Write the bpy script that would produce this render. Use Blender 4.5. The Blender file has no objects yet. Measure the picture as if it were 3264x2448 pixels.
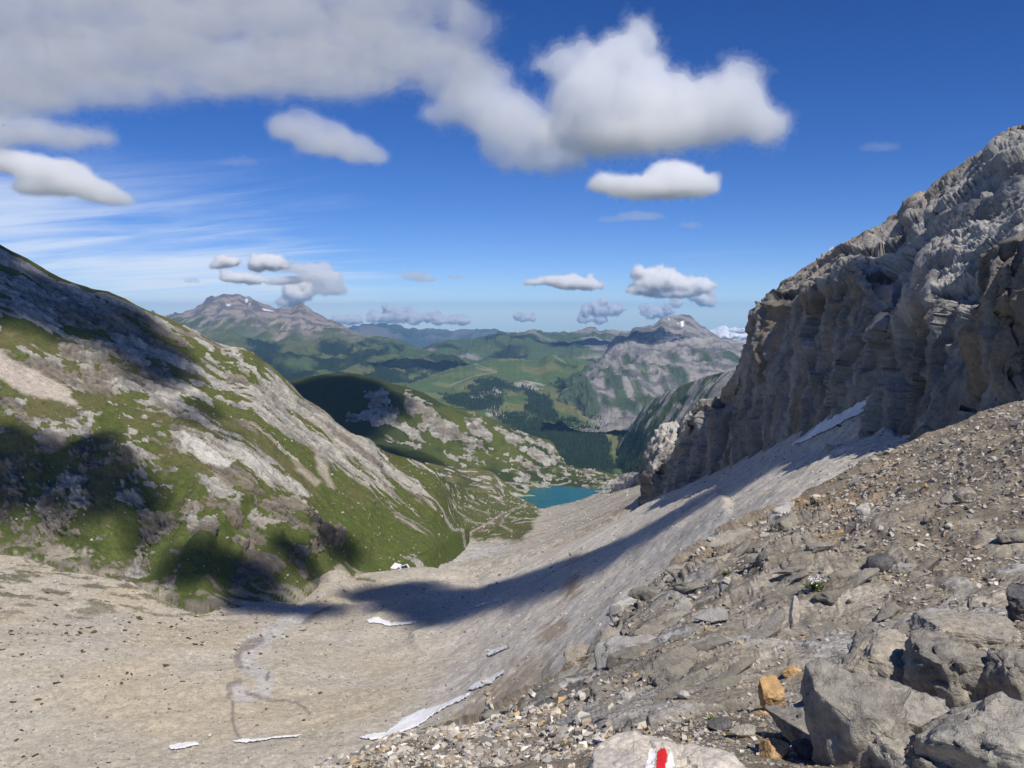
import bpy, bmesh, math
import numpy as np
from mathutils import Vector, Matrix

sc = bpy.context.scene
C = sc.collection

# ------------------------------------------------------------------ camera, sky, sun, exposure
F = 885.0                      # focal length in pixels of a 1024 px wide picture
YH = 312.0                     # row of the true horizon (eye level)
PITCH = math.atan((384 - YH) / F)
cam = bpy.data.cameras.new('camera'); cam_o = bpy.data.objects.new('camera', cam); C.objects.link(cam_o)
cam.sensor_width = 36; cam.lens = 36 * F / 1024; cam.clip_start = .1; cam.clip_end = 300000
cam_o.rotation_euler = (math.pi / 2 - PITCH, 0, 0)
sc.camera = cam_o

AZ, EL = math.radians(152), math.radians(54)
SUN = Vector((math.sin(AZ) * math.cos(EL), math.cos(AZ) * math.cos(EL), math.sin(EL)))
world = bpy.data.worlds.new('World'); sc.world = world; world.use_nodes = True
wt = world.node_tree
bg = wt.nodes['Background']
sky = wt.nodes.new('ShaderNodeTexSky'); sky.sky_type = 'NISHITA'; sky.sun_disc = False
sky.sun_elevation = EL; sky.sun_rotation = AZ
sky.altitude = 5000; sky.air_density = 1.0; sky.dust_density = 0; sky.ozone_density = 2
tint = wt.nodes.new('ShaderNodeMix'); tint.data_type = 'RGBA'; tint.blend_type = 'MULTIPLY'
tint.inputs[0].default_value = 1; tint.inputs[7].default_value = (.86, .91, 1.0, 1)
hs = wt.nodes.new('ShaderNodeHueSaturation'); hs.inputs['Saturation'].default_value = 1.25; hs.inputs['Hue'].default_value = .512
wt.links.new(sky.outputs[0], tint.inputs[6]); wt.links.new(tint.outputs[2], hs.inputs['Color'])
# thin streaks of high ice cloud, thicker towards the left of the view
def wn(kind, **kw):
    nd = wt.nodes.new('ShaderNode' + kind)
    for k_, v_ in kw.items(): setattr(nd, k_, v_)
    return nd
def wm(op, a, b=None, c=None):
    nd = wn('Math', operation=op)
    for k_, v_ in enumerate((a, b, c)):
        if v_ is None: continue
        if isinstance(v_, (int, float)): nd.inputs[k_].default_value = v_
        else: wt.links.new(v_, nd.inputs[k_])
    return nd.outputs[0]
tcw = wn('TexCoord'); sxyz = wn('SeparateXYZ'); wt.links.new(tcw.outputs['Generated'], sxyz.inputs[0])
den = wm('MAXIMUM', wm('ADD', sxyz.outputs[2], .05), .03)
cu = wm('DIVIDE', sxyz.outputs[0], den); cv = wm('DIVIDE', sxyz.outputs[1], den)
def wnoise(su, sv, off, det, tilt_):
    cx = wn('CombineXYZ'); wt.links.new(wm('MULTIPLY_ADD', cu, su, off), cx.inputs[0]); wt.links.new(wm('MULTIPLY', wm('MULTIPLY_ADD', cu, tilt_, cv), sv), cx.inputs[1])
    nz = wn('TexNoise'); nz.inputs['Scale'].default_value = 1; nz.inputs['Detail'].default_value = det; nz.inputs['Roughness'].default_value = .6; nz.inputs['Distortion'].default_value = .5; wt.links.new(cx.outputs[0], nz.inputs['Vector']); return nz.outputs[0]
strk = wnoise(.45, 1.15, 3.1, 7, .42); big_ = wnoise(.35, .35, 9.7, 2, .2)
side = wn('MapRange'); side.inputs['From Min'].default_value = -.6; side.inputs['From Max'].default_value = -3.4; wt.links.new(cu, side.inputs['Value'])
ci = wn('MapRange', interpolation_type='SMOOTHSTEP'); ci.inputs['From Min'].default_value = .86; ci.inputs['From Max'].default_value = 1.42
wt.links.new(wm('ADD', wm('ADD', strk, wm('MULTIPLY', big_, .45)), wm('MULTIPLY', side.outputs[0], .5)), ci.inputs['Value'])
up_ok = wn('MapRange'); up_ok.inputs['From Min'].default_value = .19; up_ok.inputs['From Max'].default_value = .10; wt.links.new(sxyz.outputs[2], up_ok.inputs['Value'])
cfac = wm('MULTIPLY', wm('MULTIPLY', ci.outputs[0], up_ok.outputs[0]), .75)
cmx = wn('Mix', data_type='RGBA'); cmx.inputs[7].default_value = (7.6, 8.2, 9.0, 1); wt.links.new(cfac, cmx.inputs[0]); wt.links.new(hs.outputs[0], cmx.inputs[6])
wt.links.new(cmx.outputs[2], bg.inputs[0]); bg.inputs[1].default_value = .112

sun = bpy.data.lights.new('sun', 'SUN'); sun.energy = 4.6; sun.angle = math.radians(.5); sun.color = (1, .95, .87)
sun_o = bpy.data.objects.new('sun', sun); C.objects.link(sun_o)
sun_o.rotation_euler = SUN.to_track_quat('Z', 'Y').to_euler()
sc.view_settings.view_transform = 'Standard'; sc.view_settings.look = 'None'
sc.view_settings.exposure = 0; sc.view_settings.gamma = 1; sc.view_settings.use_curve_mapping = False
sc.cycles.volume_bounces = 14; sc.cycles.max_bounces = 16; sc.cycles.diffuse_bounces = 2
sc.render.filter_size = 1.1

# ------------------------------------------------------------------ helpers
def at(px, py, d):
    """world point seen at picture position (px, py), d metres ahead of the camera"""
    px = np.asarray(px, float); py = np.asarray(py, float); d = np.asarray(d, float)
    u = (px - 512) / F; v = -(py - 384) / F; c, s = math.cos(PITCH), math.sin(PITCH)
    y = c + v * s; z = -s + v * c; k = d / y
    return np.stack(np.broadcast_arrays(u * k, y * k, z * k), -1)

def hash3(ix, iy, iz, seed):
    h = ix * np.uint32(374761393) + iy * np.uint32(668265263) + iz * np.uint32(2147483647) + np.uint32((seed * 1274126177) & 0xffffffff)
    h = (h ^ (h >> np.uint32(13))) * np.uint32(1274126177); h ^= h >> np.uint32(16)
    h = h * np.uint32(2246822519); h ^= h >> np.uint32(13)
    return h.astype(np.float32) * np.float32(1 / 4294967295.)

def vnoise(p, seed=0):
    fl = np.floor(p); f = (p - fl).astype(np.float32); f = f * f * f * (f * (f * 6 - 15) + 10)
    i = fl.astype(np.int64).astype(np.uint32)
    r = 0
    for dx in (0, 1):
        wx = f[:, 0] if dx else 1 - f[:, 0]; ix = i[:, 0] + np.uint32(dx)
        for dy in (0, 1):
            wy = wx * (f[:, 1] if dy else 1 - f[:, 1]); iy = i[:, 1] + np.uint32(dy)
            for dz in (0, 1):
                r = r + wy * (f[:, 2] if dz else 1 - f[:, 2]) * hash3(ix, iy, i[:, 2] + np.uint32(dz), seed)
    return r * 2 - 1

def fbm(p, o=5, seed=0, g=.5, l=2.03):
    a = 1.; t = 0; s = 0
    for k in range(o):
        t = t + a * vnoise(p, seed + k * 17); s += a; a *= g; p = p * l + 11.3
    return t / s * 1.6

def ridged(p, o=5, seed=0, g=.5):
    a = 1.; t = 0; s = 0
    for k in range(o):
        t = t + a * (1 - 2 * np.abs(vnoise(p, seed + k * 17))); s += a; a *= g; p = p * 2.07 + 7.7
    return t / s

def blocks(p, seed=0, crack=.10, tilt=.5):
    """relief of a broken rock: every cell of a random tiling has its own height and tilt; (relief, joint 0..1)"""
    p = np.asarray(p, np.float32); b = np.floor(p - .5); f1 = np.full(len(p), 9., np.float32); f2 = f1.copy(); hh = np.zeros(len(p), np.float32)
    for dx in (0, 1):
        for dy in (0, 1):
            for dz in (0, 1):
                cc = b + np.array((dx, dy, dz), np.float32); i = cc.astype(np.int64).astype(np.uint32)
                r1 = hash3(i[:, 0], i[:, 1], i[:, 2], seed); r2 = hash3(i[:, 1], i[:, 2], i[:, 0], seed + 5); r3 = hash3(i[:, 2], i[:, 0], i[:, 1], seed + 9)
                dv = p - (cc + .5 + (np.stack([r1, r2, r3], 1) - .5) * .9); d = np.einsum('ij,ij->i', dv, dv)
                near = d < f1; f2 = np.where(near, f1, np.minimum(f2, d)); f1 = np.where(near, d, f1)
                r4 = (r1 * 7.31) % 1; hh = np.where(near, (r4 - .5) + tilt * (dv[:, 0] * (r2 - .5) + dv[:, 1] * (r3 - .5) + dv[:, 2] * (r1 - .5)) * 2, hh)
    j = 1 - sstep(0, crack, np.sqrt(f2) - np.sqrt(f1))
    return hh, j

def sstep(a, b, x):
    t = np.clip((x - a) / (b - a), 0, 1); return t * t * (3 - 2 * t)

def mix(a, b, t):
    t = np.asarray(t)[..., None] if np.ndim(t) else t
    return np.asarray(a) * (1 - t) + np.asarray(b) * t

def pmask(px, py, poly, soft=3.0):
    """1 inside a picture polygon falling softly to 0 outside, for points at (px, py)"""
    poly = np.asarray(poly, float); out = np.zeros(px.shape, np.float32)
    x0, y0 = poly.min(0) - soft * 2; x1, y1 = poly.max(0) + soft * 2
    sel = (px > x0) & (px < x1) & (py > y0) & (py < y1)
    if not sel.any(): return out
    x = px[sel]; y = py[sel]; d = np.full(x.shape, 1e9); ins = np.zeros(x.shape, bool)
    for (ax, ay), (bx, by) in zip(poly, np.roll(poly, -1, 0)):
        ex, ey = bx - ax, by - ay
        t = np.clip(((x - ax) * ex + (y - ay) * ey) / (ex * ex + ey * ey + 1e-9), 0, 1)
        d = np.minimum(d, np.hypot(x - ax - t * ex, y - ay - t * ey))
        c = ((ay > y) != (by > y)) & (x < (bx - ax) * (y - ay) / ((by - ay) if by != ay else 1e-9) + ax)
        ins ^= c
    out[sel] = sstep(-soft, soft, np.where(ins, d, -d)); return out

def lmask(px, py, line, w):
    """1 on a picture polyline falling to 0 at distance w"""
    line = np.asarray(line, float); out = np.zeros(px.shape, np.float32)
    x0, y0 = line.min(0) - w; x1, y1 = line.max(0) + w
    sel = (px > x0) & (px < x1) & (py > y0) & (py < y1)
    if not sel.any(): return out
    x = px[sel]; y = py[sel]; d = np.full(x.shape, 1e9)
    for (ax, ay), (bx, by) in zip(line[:-1], line[1:]):
        ex, ey = bx - ax, by - ay
        t = np.clip(((x - ax) * ex + (y - ay) * ey) / (ex * ex + ey * ey + 1e-9), 0, 1)
        d = np.minimum(d, np.hypot(x - ax - t * ex, y - ay - t * ey))
    out[sel] = 1 - sstep(w * .4, w, d); return out

def new_mesh(name, V, faces_flat, nper, col=None, smooth=True):
    """mesh from flat arrays; every face has nper corners"""
    me = bpy.data.meshes.new(name); V = np.ascontiguousarray(V, np.float32); n = len(V)
    faces_flat = np.ascontiguousarray(faces_flat, np.int32).ravel(); nf = len(faces_flat) // nper
    me.vertices.add(n); me.vertices.foreach_set('co', V.ravel())
    me.loops.add(len(faces_flat)); me.loops.foreach_set('vertex_index', faces_flat)
    me.polygons.add(nf); me.polygons.foreach_set('loop_start', np.arange(nf, dtype=np.int32) * nper)
    me.polygons.foreach_set('loop_total', np.full(nf, nper, np.int32))
    me.polygons.foreach_set('use_smooth', np.full(nf, smooth))
    me.update(calc_edges=True)
    if col is not None:
        a = me.attributes.new('Col', 'FLOAT_COLOR', 'POINT')
        a.data.foreach_set('color', np.concatenate([np.clip(col, 0, 1), np.ones((n, 1))], 1).astype(np.float32).ravel())
    return me

def link(name, me, mat=None, parent=None, **props):
    o = bpy.data.objects.new(name, me); C.objects.link(o)
    if mat is not None and me is not None and not me.materials: me.materials.append(mat)
    if parent is not None: o.parent = parent
    for k, v in props.items(): o[k] = v
    return o

# ------------------------------------------------------------------ materials
def mat_terrain(name, scale, bump=.5, var=.35, fine=8.0, rough=.95, dist=None, speck=0, sk=.3, along=None, ratio=5, two=None):
    """base colour from the surface's own colour field, broken up by two noises, with noise relief"""
    m = bpy.data.materials.new(name); m.use_nodes = True; t = m.node_tree; n = t.nodes; L = t.links.new
    b = n['Principled BSDF']; b.inputs['Roughness'].default_value = rough; b.inputs['Specular IOR Level'].default_value = .15
    at_ = n.new('ShaderNodeAttribute'); at_.attribute_name = 'Col'
    geo = n.new('ShaderNodeNewGeometry')
    mp = n.new('ShaderNodeVectorMath'); mp.operation = 'SCALE'; mp.inputs['Scale'].default_value = 1 / scale
    L(geo.outputs['Position'], mp.inputs[0])
    if along is not None:                           # grain stretched along the beds
        tv = np.asarray(along, float); tv = tv / np.linalg.norm(tv)
        dt = n.new('ShaderNodeVectorMath'); dt.operation = 'DOT_PRODUCT'; dt.inputs[1].default_value = tuple(tv); L(mp.outputs[0], dt.inputs[0])
        dk = n.new('ShaderNodeMath'); dk.operation = 'MULTIPLY'; dk.inputs[1].default_value = 1 / ratio - 1; L(dt.outputs['Value'], dk.inputs[0])
        sv = n.new('ShaderNodeVectorMath'); sv.operation = 'SCALE'; sv.inputs[0].default_value = tuple(tv); L(dk.outputs[0], sv.inputs['Scale'])
        ms = n.new('ShaderNodeVectorMath'); ms.operation = 'ADD'; L(mp.outputs[0], ms.inputs[0]); L(sv.outputs[0], ms.inputs[1]); mp = ms
    n1 = n.new('ShaderNodeTexNoise'); n1.inputs['Scale'].default_value = 1; n1.inputs['Detail'].default_value = 6; n1.inputs['Roughness'].default_value = .65
    n2 = n.new('ShaderNodeTexNoise'); n2.inputs['Scale'].default_value = fine; n2.inputs['Detail'].default_value = 4; n2.inputs['Roughness'].default_value = .7
    L(mp.outputs[0], n1.inputs['Vector']); L(mp.outputs[0], n2.inputs['Vector'])
    add = n.new('ShaderNodeMath'); add.operation = 'ADD'; L(n1.outputs[0], add.inputs[0]); L(n2.outputs[0], add.inputs[1])
    mr = n.new('ShaderNodeMapRange'); mr.inputs['From Min'].default_value = .6; mr.inputs['From Max'].default_value = 1.4
    mr.inputs['To Min'].default_value = 1 - var; mr.inputs['To Max'].default_value = 1 + var
    L(add.outputs[0], mr.inputs['Value'])
    base = at_.outputs['Color']
    if two:                                         # a second layer (bare rock) comes through where its own field rises above a ragged threshold
        ab = n.new('ShaderNodeAttribute'); ab.attribute_name = 'ColB'; am = n.new('ShaderNodeAttribute'); am.attribute_name = 'Msk'
        n3 = n.new('ShaderNodeTexNoise'); n3.inputs['Scale'].default_value = two[0]; n3.inputs['Detail'].default_value = 6; n3.inputs['Roughness'].default_value = .7; L(mp.outputs[0], n3.inputs['Vector'])
        ma = n.new('ShaderNodeMath'); ma.operation = 'MULTIPLY_ADD'; ma.inputs[1].default_value = two[1]; L(n3.outputs[0], ma.inputs[0]); L(am.outputs['Fac'], ma.inputs[2])
        th = n.new('ShaderNodeMapRange'); th.interpolation_type = 'SMOOTHSTEP'; th.inputs['From Min'].default_value = two[1] * .5 - .03; th.inputs['From Max'].default_value = two[1] * .5 + .05; L(ma.outputs[0], th.inputs['Value'])
        mxl = n.new('ShaderNodeMix'); mxl.data_type = 'RGBA'; L(th.outputs[0], mxl.inputs[0]); L(at_.outputs['Color'], mxl.inputs[6]); L(ab.outputs['Color'], mxl.inputs[7]); base = mxl.outputs[2]
    mul = n.new('ShaderNodeVectorMath'); mul.operation = 'SCALE'
    L(base, mul.inputs[0]); L(mr.outputs[0], mul.inputs['Scale'])
    if speck:                                       # every small stone of the ground has its own tone
        vo = n.new('ShaderNodeTexVoronoi'); vo.inputs['Scale'].default_value = 1 / speck; L(geo.outputs['Position'], vo.inputs['Vector'])
        vr = n.new('ShaderNodeSeparateColor'); L(vo.outputs['Color'], vr.inputs[0])
        v2 = n.new('ShaderNodeTexVoronoi'); v2.inputs['Scale'].default_value = .37 / speck; L(geo.outputs['Position'], v2.inputs['Vector'])
        vs = n.new('ShaderNodeSeparateColor'); L(v2.outputs['Color'], vs.inputs[0])
        av = n.new('ShaderNodeMath'); av.operation = 'ADD'; L(vr.outputs[0], av.inputs[0]); L(vs.outputs[0], av.inputs[1])
        vm = n.new('ShaderNodeMapRange'); vm.inputs['From Max'].default_value = 2; vm.inputs['To Min'].default_value = 1 - sk; vm.inputs['To Max'].default_value = 1 + sk; L(av.outputs[0], vm.inputs['Value'])
        mu2 = n.new('ShaderNodeVectorMath'); mu2.operation = 'SCALE'; L(mul.outputs[0], mu2.inputs[0]); L(vm.outputs[0], mu2.inputs['Scale']); mul = mu2
    L(mul.outputs[0], b.inputs['Base Color'])
    if bump:
        bp = n.new('ShaderNodeBump'); bp.inputs['Strength'].default_value = bump; bp.inputs['Distance'].default_value = dist or scale * .25
        L(add.outputs[0], bp.inputs['Height']); L(bp.outputs[0], b.inputs['Normal'])
    return m

def mat_plain(name, col, rough=.9, spec=.2, noise=0, nscale=3, bump=0, **kw):
    m = bpy.data.materials.new(name); m.use_nodes = True; t = m.node_tree; n = t.nodes; L = t.links.new
    b = n['Principled BSDF']; b.inputs['Base Color'].default_value = (*col, 1); b.inputs['Roughness'].default_value = rough
    b.inputs['Specular IOR Level'].default_value = spec
    if noise or bump:
        tc = n.new('ShaderNodeTexCoord'); nz = n.new('ShaderNodeTexNoise'); nz.inputs['Scale'].default_value = nscale
        nz.inputs['Detail'].default_value = 6; nz.inputs['Roughness'].default_value = .65
        L(tc.outputs['Object'], nz.inputs['Vector'])
        cr = n.new('ShaderNodeMapRange'); cr.inputs['From Min'].default_value = .3; cr.inputs['From Max'].default_value = .7
        cr.inputs['To Min'].default_value = 1 - noise; cr.inputs['To Max'].default_value = 1 + noise
        L(nz.outputs[0], cr.inputs['Value'])
        mu = n.new('ShaderNodeVectorMath'); mu.operation = 'SCALE'; mu.inputs[0].default_value = col
        L(cr.outputs[0], mu.inputs['Scale']); L(mu.outputs[0], b.inputs['Base Color'])
        if bump:
            bp = n.new('ShaderNodeBump'); bp.inputs['Strength'].default_value = bump; bp.inputs['Distance'].default_value = kw.get('dist', .05)
            L(nz.outputs[0], bp.inputs['Height']); L(bp.outputs[0], b.inputs['Normal'])
    return m

def mat_volume(name, dens, col=(1, 1, 1), an=0.0):
    m = bpy.data.materials.new(name); m.use_nodes = True; t = m.node_tree; t.nodes.clear()
    o = t.nodes.new('ShaderNodeOutputMaterial'); v = t.nodes.new('ShaderNodeVolumePrincipled')
    v.inputs['Color'].default_value = (*col, 1); v.inputs['Density'].default_value = dens; v.inputs['Anisotropy'].default_value = an
    t.links.new(v.outputs[0], o.inputs['Volume']); return m

# ------------------------------------------------------------------ terrain patches
def box_blur(a, w, axis):
    if w < 2: return a
    k = w // 2; pad = [(0, 0)] * a.ndim; pad[axis] = (k, k)
    b = np.pad(a, pad, mode='reflect', reflect_type='odd'); c = np.cumsum(b, axis)
    c = np.concatenate([np.zeros_like(np.take(c, [0], axis)), c], axis)
    n = a.shape[axis]; w2 = 2 * k + 1
    hi = np.take(c, np.arange(w2, w2 + n), axis); lo = np.take(c, np.arange(0, n), axis)
    return (hi - lo) / w2

class Patch:
    """a land form: control lines (px, py, distance) from its foot up to its crest and over the back"""
    def __init__(s, px, rows, counts, front=None, bv=9, bu=1, ru=1):
        s.u = np.asarray(px, float); R = []
        for r in rows:
            r = np.array(sorted(r)); R.append((np.interp(s.u, r[:, 0], r[:, 1]), np.interp(s.u, r[:, 0], 1 / r[:, 2])))
        if ru > 1:
            nf = front if front is not None else len(R)
            R = [(box_blur(box_blur(a, ru, 0), ru, 0), box_blur(box_blur(b, ru, 0), ru, 0)) if k < nf else (a, b) for k, (a, b) in enumerate(R)]
        py = []; iv = []
        for k, n in enumerate(counts):
            for j in range(n):
                t = j / n
                py.append(R[k][0] * (1 - t) + R[k + 1][0] * t); iv.append(R[k][1] * (1 - t) + R[k + 1][1] * t)
        py.append(R[-1][0]); iv.append(R[-1][1])
        py = np.array(py); iv = np.array(iv)
        f = sum(counts[:front]) + 1 if front is not None else len(py)
        if bv > 1: iv[:f] = box_blur(box_blur(iv[:f], bv, 0), bv, 0); py[:f] = box_blur(py[:f], 3, 0)
        if bu > 1: iv = box_blur(iv, bu, 1)
        s.py = py; s.f = f; s.nv, s.nu = py.shape
        s.px = np.broadcast_to(s.u, py.shape).copy(); s.P0 = at(s.px, py, 1 / iv); s.P = s.P0.copy(); s.col = None
    def normals(s, P=None):
        P = s.P if P is None else P
        n = np.cross(np.gradient(P, axis=1), np.gradient(P, axis=0)); n /= np.linalg.norm(n, axis=2, keepdims=True) + 1e-12
        flip = np.sum(n * P, 2) > 0; n[flip] *= -1
        return n
    def flat(s): return s.P0.reshape(-1, 3), s.px.ravel(), s.py.ravel()
    def mesh(s, name, mat, **props):
        i = np.arange(s.nv * s.nu).reshape(s.nv, s.nu)
        q = np.stack([i[:-1, :-1], i[:-1, 1:], i[1:, 1:], i[1:, :-1]], -1).reshape(-1, 4)
        me = new_mesh(name, s.P.reshape(-1, 3), q, 4, s.col.reshape(-1, 3))
        if getattr(s, 'colB', None) is not None:
            a = me.attributes.new('ColB', 'FLOAT_COLOR', 'POINT'); cb = s.colB.reshape(-1, 3)
            a.data.foreach_set('color', np.concatenate([np.clip(cb, 0, 1), np.ones((len(cb), 1))], 1).astype(np.float32).ravel())
            a = me.attributes.new('Msk', 'FLOAT', 'POINT'); a.data.foreach_set('value', s.msk.astype(np.float32).ravel())
        return link(name, me, mat, **props)
    def locate(s, px, py):
        """final surface point and normal nearest the picture position (px, py)"""
        px = np.atleast_1d(np.asarray(px, float)); py = np.atleast_1d(np.asarray(py, float))
        fu = np.interp(px, s.u, np.arange(s.nu)); iu = np.clip(fu.astype(int), 0, s.nu - 2); tu = fu - iu
        F_ = s.py[:s.f]; out = np.empty((len(px), 3)); nn = np.empty((len(px), 3))
        if not hasattr(s, 'N'): s.N = s.normals()
        for k in range(len(px)):
            colm = F_[:, iu[k]] * (1 - tu[k]) + F_[:, iu[k] + 1] * tu[k]
            fv = np.interp(-py[k], -colm, np.arange(s.f)); iv = min(int(fv), s.f - 2); tv = fv - iv; a, b = iu[k], tu[k]
            out[k] = (s.P[iv, a] * (1 - b) + s.P[iv, a + 1] * b) * (1 - tv) + (s.P[iv + 1, a] * (1 - b) + s.P[iv + 1, a + 1] * b) * tv
            nn[k] = s.N[iv, a]
        return out, nn

def shift(row, dpy, dd, mul=1.0): return [(a, b + dpy, c * mul + dd) for a, b, c in row]
def setd(row, f): return [(p[0], p[1], f(p[0])) for p in row]
def lin(*pts):
    a = np.array(pts, float); return lambda x: float(np.interp(x, a[:, 0], a[:, 1]))

GRASS = np.array((.102, .12, .033)); OLIVE = np.array((.135, .125, .052)); DKGRASS = np.array((.04, .055, .02))
LROCK = np.array((.41, .385, .335)); BROCK = np.array((.225, .192, .148)); DROCK = np.array((.13, .125, .12))
TAN = np.array((.44, .388, .30)); GSCREE = np.array((.47, .425, .36)); PALE = np.array((.55, .49, .41))
FOREST = np.array((.018, .034, .020))

def N3(Pf, s, o=5, seed=0, g=.5): return fbm(Pf / s, o, seed, g)
def aniso(Pf, t, n_scale, t_scale):
    """coordinates stretched along direction t"""
    t = np.asarray(t, float); t = t / np.linalg.norm(t); al = Pf @ t
    return (Pf - np.outer(al, t)) / n_scale + np.outer(al / t_scale, t)

# ================================================================== THE SETTING
# ---- far layers -----------------------------------------------------------------
def far_patch(name, px0, px1, step, sky_line, dsky, rows, counts, amp, scale, colf, mat, seed, back=(14, 1.12), gully=1.0, bv=7):
    top = [(a, b, dsky(a) if callable(dsky) else dsky) for a, b in sky_line]
    jx = np.arange(px0, px1 + .1, 1.3); jy = np.interp(jx, [t_[0] for t_ in top], [t_[1] for t_ in top]) + (1.7 if 'far' in name or 'distant' in name else .9) * fbm(np.stack([jx * .22, np.full(len(jx), seed * 1.7), np.zeros(len(jx))], 1), 4, seed, .6)
    top = [(a, b, float(np.interp(a, [t_[0] for t_ in top], [t_[2] for t_ in top]))) for a, b in zip(jx, jy)]
    rs = rows + [top, [(a, b + back[0], d * back[1]) for a, b, d in top]]
    p = Patch(np.arange(px0, px1 + .1, step), rs, counts + [5], front=len(counts), bv=bv, bu=5)
    Pf, px, py = p.flat(); n = p.normals(p.P0).reshape(-1, 3)
    Q = Pf * np.array((1, .45, .35))            # gullies run down the slopes
    h = ridged(Q / scale, 6, seed, .55) * amp * gully + fbm(Pf / scale / 2, 4, seed + 3) * amp * .7
    v = np.repeat(np.arange(p.nv), p.nu) / (p.f - 1.)
    h *= 1 - .9 * sstep(.70, 1., v) * (v <= 1.0)   # keep the skyline close to its line
    p.P = (Pf + n * h[:, None]).reshape(p.P.shape)
    p.h = h / amp
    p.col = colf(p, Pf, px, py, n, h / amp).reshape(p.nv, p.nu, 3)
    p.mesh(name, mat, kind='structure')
    return p

M_FAR = mat_terrain('far_mountain', 300, .5, .35, 5, dist=60)
M_MID = mat_terrain('mid_mountain', 90, .5, .35, 6, dist=16)

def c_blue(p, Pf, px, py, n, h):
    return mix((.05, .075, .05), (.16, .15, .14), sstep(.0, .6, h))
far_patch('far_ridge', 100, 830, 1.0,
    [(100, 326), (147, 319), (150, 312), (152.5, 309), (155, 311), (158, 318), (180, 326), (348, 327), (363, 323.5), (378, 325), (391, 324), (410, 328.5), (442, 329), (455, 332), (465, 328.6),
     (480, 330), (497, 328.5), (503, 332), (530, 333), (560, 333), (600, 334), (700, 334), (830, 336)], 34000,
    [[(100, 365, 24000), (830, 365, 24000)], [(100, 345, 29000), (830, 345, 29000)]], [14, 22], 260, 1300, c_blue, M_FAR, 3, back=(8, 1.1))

def c_snow(p, Pf, px, py, n, h):
    s = sstep(-.15, .15, N3(Pf, 900, 4, 8) + sstep(342, 329, py) * 1.1 - .55)
    return mix((.10, .105, .12), (.85, .87, .9), s)
far_patch('snow_mountain', 690, 800, .6,
    [(690, 338), (705, 332), (711.7, 329.5), (718, 327), (724.5, 324.5), (729, 328), (734.4, 326.5), (741, 329), (747, 327.5), (754, 328.5), (765, 325), (800, 328)], 26000,
    [[(690, 362, 20000), (800, 362, 20000)]], [34], 160, 900, c_snow, M_FAR, 12, back=(8, 1.1))

def c_midfar(p, Pf, px, py, n, h):
    c = mix((.075, .11, .05), (.022, .038, .024), sstep(.05, .3, N3(Pf, 900, 4, 21)) * sstep(330, 340, py))
    rk = sstep(.1, .5, N3(Pf, 700, 5, 31) + .6 * sstep(338, 329, py) + .3 * sstep(545, 600, px) - .25)
    return mix(c, (.27, .245, .22), rk)
far_patch('distant_hills', 400, 660, .8,
    [(400, 358), (429.7, 345.5), (455, 339), (471.8, 339.5), (488, 335), (502.5, 331), (508, 334), (512, 333), (521.7, 332), (528, 329.5), (533, 327.8), (540, 331.3),
     (551.4, 334), (562.8, 332), (574, 331.3), (582, 328), (588, 326.2), (595.4, 327), (598, 331), (609.6, 328.5), (618, 331), (626.6, 332), (660, 333)],
    lin((400, 14000), (500, 15000), (660, 17000)),
    [[(400, 385, 10500), (660, 385, 10500)], [(400, 360, 12500), (660, 352, 13000)]], [14, 34], 110, 620, c_midfar, M_FAR, 41, back=(10, 1.15))

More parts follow.
